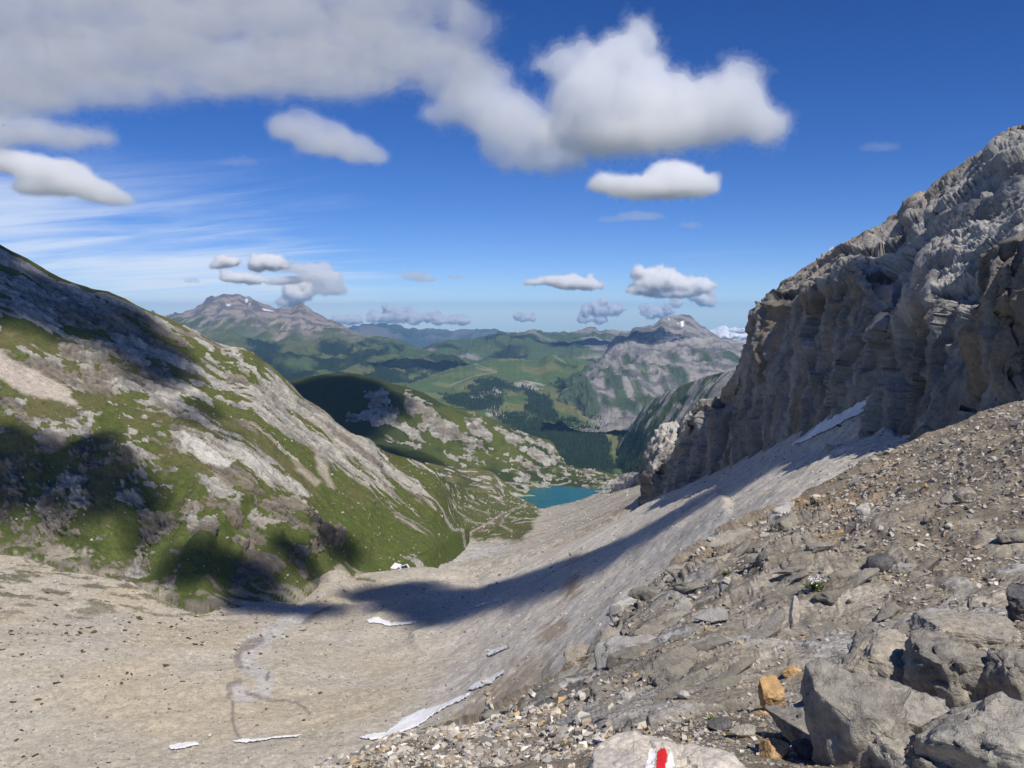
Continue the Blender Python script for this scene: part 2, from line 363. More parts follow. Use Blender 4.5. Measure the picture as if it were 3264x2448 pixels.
ALB = [(120, 330), (140, 322), (163, 316.5), (180, 313), (193.6, 309), (205, 302), (213, 297), (224, 293.2), (240, 293.6), (246, 297), (249, 296), (261.7, 302.4), (275, 308), (287.7, 307), (291, 308.7),
       (295.7, 304.7), (300, 302), (307, 305.8), (316, 312.7), (327.5, 318.9), (341, 324.6), (352.4, 330), (366, 334.6), (378.6, 335), (381, 336.9), (395, 337.5), (405.5, 342), (420.8, 348.4), (432, 352.9),
       (442.5, 354.8), (456.5, 362), (470, 367), (500, 376)]
def c_alb(p, Pf, px, py, n, h):
    w = N3(Pf, 600, 5, 51) * 6; w2 = N3(Pf, 200, 4, 53) * 4
    c = mix((.07, .105, .045), (.115, .128, .055), sstep(-.3, .3, N3(Pf, 500, 5, 55)))
    rockline = np.interp(px, [150, 200, 230, 275, 300, 340, 366, 400], [312, 318, 314, 318, 322, 324, 324, 324])
    streak = ridged(Pf * np.array((1, .12, .12)) / 110, 4, 57)
    rk = np.clip(sstep(4, -3, py - rockline + w) + sstep(26, 0, py - rockline + w) * sstep(.12, .4, streak), 0, 1)
    rk = np.maximum(rk, .9 * pmask(px + w2, py + w2, [(255, 350), (300, 322), (318, 318), (310, 330), (275, 345)], 4) * sstep(-.1, .35, streak))
    c = mix(c, mix((.33, .275, .235), (.15, .14, .138), sstep(-.1, .3, N3(Pf, 170, 5, 59))), rk)
    fo = np.zeros(len(px))
    for poly in ([(246, 345), (262, 346), (285, 352), (276, 366), (262, 372), (250, 362)], [(268, 366), (305, 370), (318, 385), (300, 400), (250, 400), (250, 372)],
                 [(318, 352), (330, 346), (350, 345), (372, 342), (385, 346), (350, 366), (340, 376), (312, 374)], [(352, 350), (405, 342), (400, 350), (372, 362), (352, 370)],
                 [(360, 372), (430, 370), (470, 385), (430, 400), (380, 390)], [(330, 378), (372, 384), (420, 392), (400, 402), (340, 395)]):
        fo = np.maximum(fo, pmask(px + w2 * 1.3, py + w * .6 + w2 * .4, poly, 2.5))
    fo = np.maximum(fo * sstep(-.35, .0, N3(Pf, 260, 5, 61) + .22), sstep(.18, .3, N3(Pf, 330, 5, 63)) * sstep(346, 362, py) * .9)
    c = mix(c, FOREST, fo)
    sn = np.zeros(len(px))
    for poly in ([(245.5, 299), (248, 299), (247.5, 302), (245.8, 302)], [(249, 303), (250.5, 303), (250, 305)], [(262, 308.5), (268, 310), (274, 311.5), (270, 312), (264, 310.5)], [(226, 304.5), (231, 304.8), (228, 306)]):
        sn = np.maximum(sn, pmask(px, py, poly, .7))
    return mix(c, (.9, .9, .92), sn)
far_patch('left_mountain', 120, 500, .8, ALB, lin((120, 16000), (300, 15500), (366, 14500), (430, 12500), (500, 11000)),
    [[(120, 420, 7500), (500, 420, 7500)], [(120, 385, 9000), (500, 392, 8300)], [(120, 362, 10500), (300, 364, 10500), (430, 375, 9600), (500, 384, 9000)],
     [(120, 340, 13000), (220, 338, 12800), (300, 342, 12600), (366, 350, 12000), (430, 362, 11000), (500, 380, 9800)]], [14, 26, 24, 44], 120, 480, c_alb, M_FAR, 71, back=(12, 1.15))

RM = [(545, 420), (575, 385), (585, 372), (596.8, 361.8), (606.8, 352), (618, 344), (628, 335), (633.7, 327.8), (647.9, 325.7), (655, 324.2), (663.5, 317), (669, 316.4), (680.5, 314.3), (689, 314.3), (694.7, 319.3), (703, 326.4), (711.7, 332), (720, 337.7),
      (740, 342), (800, 345)]
def c_rm(p, Pf, px, py, n, h):
    w = N3(Pf, 700, 5, 81) * 5
    st = ridged(Pf * np.array((1, .15, .15)) / 140, 4, 83)
    lowline = np.interp(px, [590, 630, 680, 740, 800], [366, 352, 350, 352, 350])
    c = mix((.29, .265, .245), (.14, .135, .135), sstep(-.15, .25, N3(Pf, 150, 5, 85)))
    c = mix(c, (.36, .33, .29), sstep(3, 0, np.abs(py - lowline + 6 + w)))
    g = sstep(-2, 6, py - lowline + w * .8) * sstep(.55, .05, st + .25 * N3(Pf, 200, 4, 87)) * .95
    c = mix(c, (.055, .085, .042), np.clip(g, 0, 1))
    sn = np.zeros(len(px))
    for poly in ([(680, 325), (683.5, 321.5), (684, 322), (683, 330), (681, 330)], [(668, 319), (669.5, 320), (669, 323)], [(676, 327), (678, 326), (679, 328)]):
        sn = np.maximum(sn, pmask(px, py, poly, .7))
    return mix(c, (.9, .9, .92), sn)
far_patch('right_mountain', 545, 800, .7, RM, lin((545, 6300), (585, 8800), (628, 10500), (680, 11500), (800, 11500)),
    [[(545, 440, 5500), (800, 440, 5000)], [(545, 432, 5700), (585, 408, 6400), (640, 408, 6500), (800, 395, 6500)], [(545, 428, 5900), (585, 385, 7600), (640, 375, 7800), (700, 372, 7800), (800, 365, 8000)],
     [(545, 424, 6100), (585, 374, 8300), (606, 354, 9300), (620, 347, 9600), (650, 342, 9800), (690, 344, 9800), (720, 350, 9500), (800, 352, 9500)]], [12, 36, 38, 44], 100, 380, c_rm, M_FAR, 91, back=(12, 1.15))

BET = [(330, 400), (400, 388), (440, 372), (456, 367), (468, 364.5), (473, 363), (487, 360.5), (500, 358.2), (516.5, 358), (528, 360), (538.7, 361.8), (544, 358), (550, 354), (557, 355.2), (561, 359.5), (570, 359), (578.4, 359.3), (590, 361.5), (600, 364), (618, 371), (632, 388), (645, 402), (660, 412), (720, 425)]
FORESTS_AND_SHADE = [[(468, 386), (480, 383), (500, 378), (506, 384), (520, 388), (530, 386), (534, 392), (500, 396), (488, 402), (468, 398)],
           [(527, 393), (553, 396), (552, 404), (556, 418), (540, 420), (524, 412)],
           [(515, 424), (545, 420), (572, 418), (600, 430), (610, 446), (616, 475), (560, 475), (545, 450), (520, 438)],
           [(586, 417), (600, 408.6), (632, 404), (650, 406), (648, 424), (620, 424), (600, 424)],
           [(614, 433), (630, 427), (655, 430), (660, 470), (625, 476), (621, 452), (612, 442)],
           [(547, 380), (552, 384), (557, 377), (566, 380), (585, 392), (597, 398), (600, 404), (585, 404), (560, 395)],
           [(606, 392), (614, 394), (626, 400), (638, 410), (620, 412), (612, 402)], [(440, 396), (470, 388), (505, 396), (500, 410), (470, 412), (450, 405)],
           [(480, 402), (520, 400), (526, 412), (520, 430), (500, 424)], [(556, 362.5), (566, 364.5), (578, 366), (576, 367.5), (560, 366)]]  # last outline is a shadow under the crest, painted dark like the woods
MEADOW = [[(552, 400), (580, 403), (612, 411), (600, 414), (575, 416), (556, 412)], [(505, 392), (522, 394), (530, 402), (524, 412), (500, 412)], [(560, 424), (590, 426), (612, 432), (622, 432), (618, 440), (620, 452), (624, 468), (616, 470), (612, 450), (600, 432), (575, 428)]]
def forest_shade_mask(px, py, Pf):
    w = N3(Pf, 220, 4, 103) * 5; w2 = N3(Pf, 60, 3, 105) * 3
    fo = np.zeros(len(px), np.float32)
    for poly in FORESTS_AND_SHADE: fo = np.maximum(fo, pmask(px + w + w2, py + w * .5 + w2, poly, 2.2))
    for poly in MEADOW: fo *= 1 - pmask(px + w2, py + w2, poly, 1.5)
    return fo
def c_bet(p, Pf, px, py, n, h):
    c = mix((.08, .122, .042), (.15, .155, .062), sstep(-.3, .35, N3(Pf, 300, 5, 107)))
    for poly in MEADOW[:1]: c = mix(c, (.15, .145, .055), pmask(px, py, poly, 3))
    rk = np.zeros(len(px)); w2 = N3(Pf, 50, 4, 109) * 3
    for poly in ([(516, 383), (540, 379), (545, 384), (530, 391), (516, 388)], [(484, 394), (495, 391), (505, 394), (500, 399), (486, 398)], [(468, 394), (486, 392), (484, 400), (468, 400)],
                 [(485, 411), (495, 408), (508, 414), (505, 421), (488, 419)], [(622, 393), (631, 394), (628, 402), (622, 400)]):
        rk = np.maximum(rk, pmask(px + w2, py + w2, poly, 1.5))
    c = mix(c, (.34, .31, .28), rk * sstep(-.4, .2, N3(Pf, 60, 4, 111)))
    c = mix(c, FOREST * 1.2, forest_shade_mask(px, py, Pf) * (1 - rk))
    pa = np.zeros(len(px))
    for line in ([(470, 362), (480, 366), (497, 371.5), (485, 370), (476, 367.5)], [(497, 372), (470, 378), (450, 383)], [(578, 412), (581, 417), (589, 421), (592, 428), (604, 431)], [(604, 377), (609, 384), (611, 390)], [(553, 355), (560, 360), (566, 363)]):
        pa = np.maximum(pa, lmask(px, py, line, .7))
    return mix(c, (.3, .28, .22), pa * .6)
hills = far_patch('wooded_hills', 330, 720, .65, BET, lin((440, 8800), (500, 9000), (600, 8800), (632, 7800), (660, 6800), (720, 6000)),
    [[(330, 500, 3300), (720, 500, 3300)], [(440, 470, 4300), (720, 470, 4300)], [(440, 448, 5200), (720, 448, 5000)], [(440, 428, 5900), (720, 432, 5500)], [(440, 405, 6700), (640, 410, 6600), (720, 428, 5800)],
     [(440, 384, 7800), (600, 384, 7800), (640, 405, 7000), (720, 426, 5900)]], [6, 30, 28, 34, 34, 38], 30, 260, c_bet, M_MID, 101, back=(12, 1.15))

# ridge coming down from the right, above the near cliffs
def c_rr(p, Pf, px, py, n, h):
    w = N3(Pf, 200, 4, 121) * 4
    c = mix((.07, .1, .042), (.10, .11, .05), sstep(-.3, .3, N3(Pf, 150, 4, 123)))
    st = N3(aniso(Pf, (1, .3, .6), 60, 400), 1, 5, 125)
    top = np.interp(px, [590, 645, 703, 744, 800], [430, 404, 378, 369, 355])
    rk = sstep(-.1, .3, st + .5 * sstep(690, 735, px) + .2 - .25 * sstep(8, 0, py - top))
    c = mix(c, mix((.36, .325, .285), (.25, .23, .21), sstep(-.2, .3, N3(Pf, 40, 4, 127))), rk)
    return mix(c, FOREST * 1.2, sstep(-.1, .1, N3(Pf, 120, 4, 129) - .2 + sstep(425, 445, py) - .6 * sstep(660, 690, px)))
right_ridge = far_patch('right_ridge', 608, 800, .7, [(608, 480), (613, 460), (618, 444), (626, 434), (636, 418), (645, 404), (660.7, 394.4), (683, 384.5), (695, 380), (703, 377.4), (711.7, 374.6), (728, 371), (744, 366), (800, 352)],
    lin((608, 5000), (645, 4600), (703, 3800), (800, 3000)), [[(608, 505, 3800), (800, 500, 1700)], [(608, 490, 4300), (650, 460, 3700), (800, 430, 2200)]], [20, 60], 22, 170, c_rr, M_MID, 131, back=(14, 1.2))

# ---- the dark dome hill beyond the lake -------------------------------------------
DOME = [(255, 395), (270, 388), (289, 382), (307, 377), (327.6, 373.7), (343, 373), (359.5, 374), (378.7, 379), (394, 384), (408, 387), (423.4, 392.4), (440, 402.7), (455, 407.8), (468, 409), (480.8, 414.8), (493.6, 420), (512.8, 427.6),
        (530, 435), (541.6, 438.4), (549, 440), (554, 444), (558, 451), (561.4, 458.3), (566, 465.5), (577, 468.2), (591, 468.9), (612.5, 473), (640, 475), (680, 478)]
dtop = [(a, b, lin((255, 2450), (345, 2500), (440, 2480), (540, 2500), (612, 2450), (680, 2450))(a)) for a, b in DOME]
dome = Patch(np.arange(255, 680, .7), [
    [(255, 470, 1750), (345, 470, 1750), (440, 490, 1850), (520, 510, 1880), (680, 510, 1900)],
    [(255, 452, 1900), (345, 450, 1900), (385, 456, 1950), (440, 473, 2000), (480, 481, 2015), (520, 491.5, 2030), (533, 493.3, 2035), (602, 491.2, 2040), (680, 487, 2050)],
    [(255, 432, 2120), (345, 432, 2120), (400, 440, 2160), (450, 450, 2200), (500, 459, 2230), (540, 469, 2250), (577, 477, 2250), (680, 482, 2250)],
    [(255, 400, 2300), (345, 394, 2300), (380, 391, 2290), (400, 399, 2280), (440, 411, 2290), (480, 425, 2300), (520, 440, 2330), (545, 449, 2340), (561, 463, 2370), (577, 471, 2400), (612, 475, 2420), (680, 479, 2420)],
    dtop, [(a, b + 14, d * 1.16) for a, b, d in dtop]], [8, 36, 56, 30, 6], front=4, bv=5, bu=5, ru=25)
Pf, px, py = dome.flat(); n = dome.normals(dome.P0).reshape(-1, 3)
w = N3(Pf, 90, 4, 141) * 6; w2 = N3(Pf, 28, 4, 143) * 4
RKD = ([(362, 394), (378, 389), (388, 392), (396, 405), (402, 412), (398, 420), (408, 424), (420, 432), (436, 446), (428, 446), (410, 440), (398, 430), (380, 420), (366, 408), (372, 402)],
       [(402, 391), (415, 398), (440, 410), (462, 428), (480, 446), (476, 450), (458, 446), (440, 442), (424, 432), (415, 418), (404, 405)], [(345, 414), (372, 412), (400, 422), (395, 428), (360, 424), (346, 422)],
       [(493, 425), (512, 432), (541, 441), (552, 446), (562, 463), (550, 466), (528, 460), (510, 452)], [(462, 414), (480, 420), (490, 436), (486, 448), (470, 432)],
       [(376, 436), (400, 438), (425, 446), (420, 450), (395, 446)], [(440, 452), (458, 452), (470, 460), (462, 464), (446, 458)])
rk = np.zeros(len(px))
for poly in RKD: rk = np.maximum(rk, pmask(px + w, py + w2, poly, 3))
spots = sstep(.2, .34, N3(Pf, 18, 5, 145)) * sstep(450, 462, py) * sstep(440, 480, px)
dmsk = np.maximum(rk * (.75 + .6 * N3(Pf, 30, 5, 147)) - .5, np.where(py > 448, np.minimum(N3(Pf, 18, 5, 145) - .27, .3) * sstep(440, 480, px) - .4 * sstep(480, 440, px), -1.))
rk = np.clip(np.maximum(sstep(.4, .6, rk * (.75 + .6 * N3(Pf, 30, 5, 147)) + .12 * N3(Pf, 9, 3, 148)), spots), 0, 1); dbl, dbj = blocks(Pf * np.array((1, 1, .5)) / 16, 150); dbl2, _j = blocks(Pf / 6, 152)
rd = ridged(Pf * np.array((1, 1, .3)) / 30, 5, 149)
h = N3(Pf, 120, 4, 151) * 7 * sstep(385, 420, px) + rk * (rd * 7 + dbl * 7 + dbl2 * 2.5) + N3(Pf, 25, 3, 153) * 2.2
v = np.repeat(np.arange(dome.nv), dome.nu) / (dome.f - 1.); h *= 1 - .7 * sstep(.93, 1, v); h *= sstep(2035, 2110, Pf[:, 1]) + sstep(500, 470, px) * sstep(2110, 2035, Pf[:, 1])
dome.P = (Pf + n * h[:, None]).reshape(dome.P.shape)
g = mix(DKGRASS * 1.15, GRASS, sstep(370, 470, px) * sstep(-.4, .3, N3(Pf, 80, 4, 155)))  # left part darker: the cloud shadow there is also put into the grass colour
rkc = mix(LROCK, BROCK, sstep(.0, .5, N3(Pf, 45, 4, 157)) * .7) * .85 * (1 + .3 * (dbl2 + dbl) + .3 * fbm(Pf * np.array((.02, .02, .22)), 4, 163) + .2 * N3(Pf, 7, 4, 165))[:, None]; c = g
c = mix(c, (.5, .46, .4), lmask(px, py, [(500, 488), (533, 491.8), (560, 491), (604, 490.3)], 1.3))
c = mix(c, (.42, .38, .3), .8 * lmask(px + w2 * .3, py, [(505, 482), (530, 486), (545, 483), (570, 481)], 1.0))
c = mix(c, (.56, .54, .5), pmask(px + w2, py + w2 * .5, [(598, 489), (606, 481), (622, 478), (618, 486)], 1.5) * sstep(-.3, .1, N3(Pf, 10, 3, 161)))
dome.col = c.reshape(dome.P.shape); dome.colB = rkc.reshape(dome.P.shape); dome.msk = dmsk
M_DOME = mat_terrain('dome_ground', 6, .8, .4, 5, dist=3, along=(1, .2, -.35), ratio=2.2, two=(.55, .8))
M_NEAR = mat_terrain('alpine_ground', 8, .7, .4, 5, dist=2.2, speck=1.5, sk=.35)
dome.mesh('dome_hill', M_DOME, kind='structure')

# ---- valley floor running down to the lake ------------------------------------------
sil = [(540, 508, 1880), (544, 508.3, 1870), (561, 505, 1750), (584, 499, 1500), (602, 491.6, 1400), (620, 486.6, 1350), (635, 481, 1300), (665, 468, 1250), (720, 450, 1200), (760, 440, 1150)]
crest = [(360, 462, 1120), (380, 464, 1150), (433, 474, 1090), (446, 481, 1180), (458, 486, 1350), (471, 490, 1550), (489, 495, 1790), (499, 497, 1830), (505, 496.6, 1845), (513, 496.4, 1860), (520, 498.5, 1875), (527, 501.5, 1885), (535, 505.2, 1885)] + sil
valley = Patch(np.arange(360, 760, .65), [
    [(360, 605, 735), (455, 600, 730), (513, 590, 715), (577, 570, 695), (620, 545, 690), (672, 510, 690), (720, 485, 620), (760, 470, 560)],
    [(360, 572, 790), (420, 563, 810), (455, 567, 815), (489, 563, 795), (513, 556, 775), (577, 532, 745), (620, 511, 740), (672, 483, 730), (720, 470, 700), (760, 455, 690)],
    [(360, 545, 840), (420, 548, 870), (455, 541, 940), (513, 527, 1050), (545, 522, 1080), (577, 512, 1060), (620, 495, 1000), (672, 472, 950), (720, 458, 900), (760, 445, 880)],
    [(360, 505, 960), (433, 505, 1030), (452, 506, 1130), (471, 507, 1320), (499, 508, 1600), (513, 506, 1700), (527, 507, 1780), (540, 510, 1850), (544, 510, 1830), (561, 507, 1680), (584, 501.5, 1450), (602, 494, 1330), (620, 489, 1270), (635, 483, 1220), (665, 470, 1180), (720, 453, 1100), (760, 443, 1050)],
    crest, [(a, b + 12, d + 160) for a, b, d in crest]], [5, 40, 46, 46, 5], front=4, bv=9, bu=7, ru=25)
Pf, px, py = valley.flat(); n = valley.normals(valley.P0).reshape(-1, 3)
w = N3(Pf, 60, 4, 171) * 5; w2 = N3(Pf, 16, 4, 173) * 3
grass = pmask(px + w * .6, py + w * .4, [(340, 440), (471, 440), (560, 500), (541, 509), (537, 517), (532, 524), (535, 531), (528, 537), (525, 542), (512, 543), (498, 540), (482, 543), (466, 536), (450, 535), (436, 548), (420, 556), (340, 570)], 2.5)
ed = [(541, 509), (534, 516), (531, 523), (533, 530), (522, 535), (533, 540), (510, 545)]
rkn = sstep(.4, .55, N3(aniso(Pf, (.7, 1, -.35), 10, 40), 1, 4, 175) + .4 * pmask(px + w, py + w, [(430, 490), (455, 500), (460, 530), (440, 540), (425, 520)], 6) + .15 * sstep(520, 470, py) * 0)
rib = pmask(px + w2, py + w2, [(432, 470), (470, 500), (452, 518), (436, 500)], 6) * .0
rkn = np.clip(rkn + 0 * pmask(px + w2, py + w2, [(405, 500), (418, 503), (432, 528), (440, 546), (430, 548), (420, 530)], 3), 0, 1)
scr = 1.12 * mix(TAN, GSCREE, sstep(-.3, .4, N3(aniso(Pf, (1, .2, .5), 8, 220), 1, 4, 177)))
scr = mix(scr, (.35, .29, .225), sstep(.25, .5, N3(aniso(Pf, (1, .25, .5), 14, 120), 1, 4, 179)) * .7)
scr = mix(scr, (.34, .26, .18), pmask(px + w2, py + w2, [(612, 514), (620, 506), (628, 505), (622, 512), (615, 517)], 2) * .8)
scr = mix(scr, (.52, .49, .45), pmask(px + w, py + w * .5, [(425, 556), (440, 546), (480, 545), (520, 548), (480, 558), (450, 566), (425, 566)], 5))
gr = mix(GRASS, OLIVE, sstep(-.2, .4, N3(Pf, 35, 4, 181)))
gr = mix(gr, (.19, .15, .1), pmask(px + w2, py + w2, [(470, 534), (485, 524), (500, 516), (506, 512), (508, 518), (492, 528), (480, 534)], 3) * .7)
c = mix(scr, gr, grass)
c = mix(c, mix(LROCK, PALE, .4), rkn * grass * .95)
for line in ([(432, 552), (452, 540), (470, 532), (488, 523), (506, 512), (520, 507), (526, 503)], [(462, 536), (476, 529), (490, 521)], [(500, 526), (512, 531)], [(503, 520), (500, 526)]):
    c = mix(c, (.4, .35, .27), .75 * lmask(px + w2 * .3, py + w2 * .2, line, 1.3))
h = N3(Pf, 45, 3, 183) * (1.2 + 2.5 * grass * sstep(1000, 1300, Pf[:, 1])) + rkn * grass * (.6 + 1.0 * ridged(Pf / 9, 4, 185)) + N3(Pf, 9, 3, 187) * .35
valley.P = (Pf + n * h[:, None]).reshape(valley.P.shape)
valley.col = c.reshape(valley.P.shape)
valley.mesh('valley_floor', M_NEAR, kind='structure')

# green hill running out to the left end of the lake
ht = [(425, 462, 1950), (440, 465, 1980), (455, 467, 2000), (471, 468.5, 2010), (482, 469.2, 2010), (489, 470.5, 2010), (494, 473, 2005), (499, 477.5, 2000), (506, 483, 1995), (513, 488.5, 1990), (520, 492.3, 1990), (533, 495, 1985), (545, 499, 1980)]
lhill = Patch(np.arange(425, 545, .5), [[(425, 520, 1700), (495, 515, 1800), (505, 506, 1925), (545, 506, 1950)], [(425, 492, 1800), (495, 499, 1860), (505, 497.3, 1950), (513, 496.6, 1972), (533, 497.2, 1980), (545, 502, 1980)], ht, [(a, b + 10, d + 130) for a, b, d in ht]], [8, 50, 5], front=2, bv=7, bu=7)
Pf, px, py = lhill.flat(); n = lhill.normals(lhill.P0).reshape(-1, 3)
h = N3(Pf, 70, 4, 191) * 3.5 + N3(Pf, 20, 3, 193) * .8; v = np.repeat(np.arange(lhill.nv), lhill.nu) / (lhill.f - 1.); h *= 1 - .7 * sstep(.9, 1, v)
lhill.P = (Pf + n * h[:, None]).reshape(lhill.P.shape)
c = mix(mix(GRASS, OLIVE, sstep(-.3, .3, N3(Pf, 60, 4, 195))), DKGRASS, .6 * sstep(.1, .4, N3(Pf, 80, 3, 197)))
c = mix(c, LROCK, sstep(.3, .42, N3(aniso(Pf, (1, 0, -.3), 10, 30), 1, 4, 199))); c = mix(c, (.38, .33, .26), .7 * sstep(.5, .2, Pf[:, 2] - (float(at(560, 491.8, 2035)[2]) + 3)))
lhill.col = c.reshape(lhill.P.shape); lhill.mesh('lakeside_hill', M_NEAR, kind='structure')

# ---- the lake ------------------------------------------------------------------------
def mat_lake():
    m = bpy.data.materials.new('lake_water'); m.use_nodes = True; t = m.node_tree; n = t.nodes; L = t.links.new
    b = n['Principled BSDF']; b.inputs['Roughness'].default_value = .25; b.inputs['IOR'].default_value = 1.33; b.inputs['Specular IOR Level'].default_value = .2
    geo = n.new('ShaderNodeNewGeometry'); nz = n.new('ShaderNodeTexNoise'); nz.inputs['Scale'].default_value = .02; nz.inputs['Detail'].default_value = 4
    L(geo.outputs['Position'], nz.inputs['Vector'])
    mx = n.new('ShaderNodeMix'); mx.data_type = 'RGBA'; mx.inputs[6].default_value = (.006, .085, .09, 1); mx.inputs[7].default_value = (.009, .115, .115, 1)
    L(nz.outputs[0], mx.inputs[0]); L(mx.outputs[2], b.inputs['Base Color'])
    n2 = n.new('ShaderNodeTexNoise'); n2.inputs['Scale'].default_value = .6; n2.inputs['Detail'].default_value = 3; L(geo.outputs['Position'], n2.inputs['Vector'])
    bp = n.new('ShaderNodeBump'); bp.inputs['Strength'].default_value = .25; bp.inputs['Distance'].default_value = .3; L(n2.outputs[0], bp.inputs['Height']); L(bp.outputs[0], b.inputs['Normal'])
    return m
LAKE_Z = float(at(560, 491.8, 2035)[2]) + 1
ang = np.linspace(0, 2 * math.pi, 90, endpoint=False)
rr = 1 + .08 * np.sin(ang * 3 + 1) + .05 * np.sin(ang * 5)
LV = np.stack([50 + 260 * rr * np.cos(ang), 1930 + 190 * rr * np.sin(ang), np.full(90, LAKE_Z)], 1)
LV = np.concatenate([LV, [[70, 1930, LAKE_Z]]])
tri = np.array([(k, (k + 1) % 90, 90) for k in range(90)])
link('lake', new_mesh('lake', LV, tri, 3), mat_lake(), kind='structure')

# ---- the base sheet of land to the horizon ---------------------------------------------
gv = np.array([(-43000, -2000, -1500), (43000, -2000, -1500), (43000, 43000, -1500), (-43000, 43000, -1500)], float)
link('ground', new_mesh('ground', gv, np.array([[0, 1, 2, 3]]), 4), mat_plain('lowland', (.06, .08, .045)), kind='structure')

# ---- left mountain slope ---------------------------------------------------------------
LS = [(-450, 20), (-150, 165), (-60, 212), (0, 245), (9, 250), (27, 259), (45, 270), (59, 277), (72, 282), (94, 289), (108, 291), (115, 294), (125, 298), (137, 305), (148, 310), (164, 316), (179, 323), (197, 332), (215, 342), (226, 346), (242, 348), (253, 352),
      (262, 360), (272.7, 367.5), (289, 383), (304, 398), (312, 402.5), (327.6, 413.5), (335, 422), (345, 429), (353, 434), (370, 439), (379, 448), (385, 452), (398, 457), (412, 459.5), (422, 463), (433.5, 467), (440, 478), (448, 500), (470, 545)]
ltop = [(a, b, lin((-150, 900), (0, 870), (345, 890), (385, 930), (433, 1020), (470, 1050))(a)) for a, b in LS]
lfoot = [(-150, 535, 665), (0, 545, 640), (130, 580, 595), (200, 605, 560), (260, 600, 600), (300, 590, 640), (330, 580, 690), (385, 574, 735), (400, 568, 745), (430, 552, 790), (440, 542, 830), (460, 532, 900), (470, 527, 960)]
lmid = []
for (a, b, d) in ltop:
    fy = float(np.interp(a, [q[0] for q in lfoot], [q[1] for q in lfoot])); fd = float(np.interp(a, [q[0] for q in lfoot], [q[2] for q in lfoot]))
    y = fy * .45 + b * .55; lmid.append((a, y, 1 / (.45 / fd + .55 / d) * .985))
left = Patch(np.concatenate([np.arange(-450, -40, 3.), np.arange(-40, 470, .85)]), [[(a, b + 35, d - 45) for a, b, d in lfoot], lfoot, lmid, ltop, [(a, b + 14, d + 110) for a, b, d in ltop]], [10, 140, 155, 5], front=3, bv=13, bu=9)
Pf, px, py = left.flat(); n = left.normals(left.P0).reshape(-1, 3)
tdir = at(430, 530, 880) - at(150, 310, 870)          # the beds dip down the valley
w = N3(Pf, 45, 4, 201) * 7; w2 = N3(Pf, 14, 4, 203) * 3.5
A1 = aniso(Pf, tdir, 13, 130); A2 = aniso(Pf, tdir, 4.5, 38)
s1 = fbm(A1, 5, 205); s2 = fbm(A2, 4, 207); big = N3(Pf, 80, 4, 209)
up = np.interp(px, [a for a, b in LS], [b for a, b in LS]); dep = py - up          # rows below the skyline
low = pmask(px + w, py + w, [(-200, 430), (0, 425), (100, 440), (190, 480), (300, 500), (380, 545), (400, 600), (-200, 650)], 14)
r = s1 * .9 + s2 * .55 + big * .3
POLY_ROCK = ([(150, 322), (203, 346), (243, 377), (296, 385), (312, 401), (345, 432), (372, 458), (400, 492), (385, 498), (340, 470), (300, 450), (265, 432), (234, 416), (187, 401), (140, 380), (165, 360)],
             [(20, 262), (80, 300), (150, 340), (185, 385), (200, 420), (150, 400), (100, 360), (40, 320), (10, 280)], [(140, 400), (200, 425), (270, 465), (330, 510), (310, 512), (240, 470), (180, 440)], [(60, 340), (130, 380), (150, 420), (100, 390)])
for poly in POLY_ROCK: r = r + .42 * pmask(px + w, py + w, poly, 8)
POLY_GRASS = ([(134, 303), (160, 312), (200, 332), (240, 348), (262, 358), (262, 378), (250, 382), (230, 368), (200, 344), (165, 328)], [(70, 400), (100, 395), (130, 420), (180, 455), (215, 475), (180, 480), (120, 440)],
              [(300, 445), (350, 480), (400, 520), (440, 540), (440, 556), (400, 560), (340, 530), (300, 500), (270, 470)], [(0, 440), (50, 440), (100, 470), (60, 500), (0, 480)], [(140, 490), (200, 500), (260, 520), (330, 545), (360, 560), (300, 575), (220, 560), (150, 530)],
              [(0, 310), (30, 320), (60, 350), (40, 350), (0, 335)], [(270, 505), (330, 520), (380, 555), (330, 560), (290, 535)])
for poly in POLY_GRASS: r = r - .5 * pmask(px + w, py + w, poly, 8)
r = r - .45 * sstep(412, 434, px) - .35 * low - .13 + .12 * sstep(150, 220, px) * sstep(500, 460, py) + .2 * sstep(330, 290, px) * sstep(400, 340, py)
rk = sstep(.06, .17, r + .12 * fbm(A2 * 2.6, 3, 239))
kf = N3(Pf, 26, 5, 213) + .25 * s2; knob = sstep(.2, .3, kf)                 # rounded brown outcrops of the lower slope
rk = np.maximum(rk, low * knob) * (1 - .8 * sstep(412, 434, px))
slab = np.maximum(pmask(px + w2 * 1.5, py + w2, [(166, 430), (186, 437), (218, 446), (244, 458), (231, 469), (203, 461), (182, 447)], 2), pmask(px + w2 * 2, py + w2 * 1.5, [(205, 436), (260, 455), (300, 480), (322, 500), (300, 497), (260, 475)], 4) * .6)
pale = pmask(px + w2 * 2, py + w2, [(-60, 330), (0, 354), (16, 363), (39, 377), (59, 385), (75, 394), (77, 407), (62, 403), (44, 401), (23, 395), (0, 378), (-60, 360)], 2.5)
pale = np.maximum(pale, pmask(px + w2, py + w2, [(312, 450), (322, 462), (338, 490), (330, 490), (318, 472)], 2) * .8)
pale = np.maximum(pale, pmask(px + w2, py + w2, [(128, 428), (138, 430), (136, 437), (130, 436)], 1.5)); pale = np.maximum(pale, pmask(px + w2, py + w2, [(290, 455), (305, 470), (325, 486), (318, 488), (298, 470)], 2) * .7)
rk = np.clip(np.maximum(rk, slab) * (1 - pale), 0, 1)
q = (Pf @ np.cross(tdir / np.linalg.norm(tdir), (n.mean(0) / np.linalg.norm(n.mean(0))))) / 9 + fbm(A1 * .6, 3, 215) * 1.4
bl, bj = blocks(aniso(Pf, tdir, 7, 20), 235); bl2, bj2 = blocks(aniso(Pf, tdir, 2.6, 6), 237)
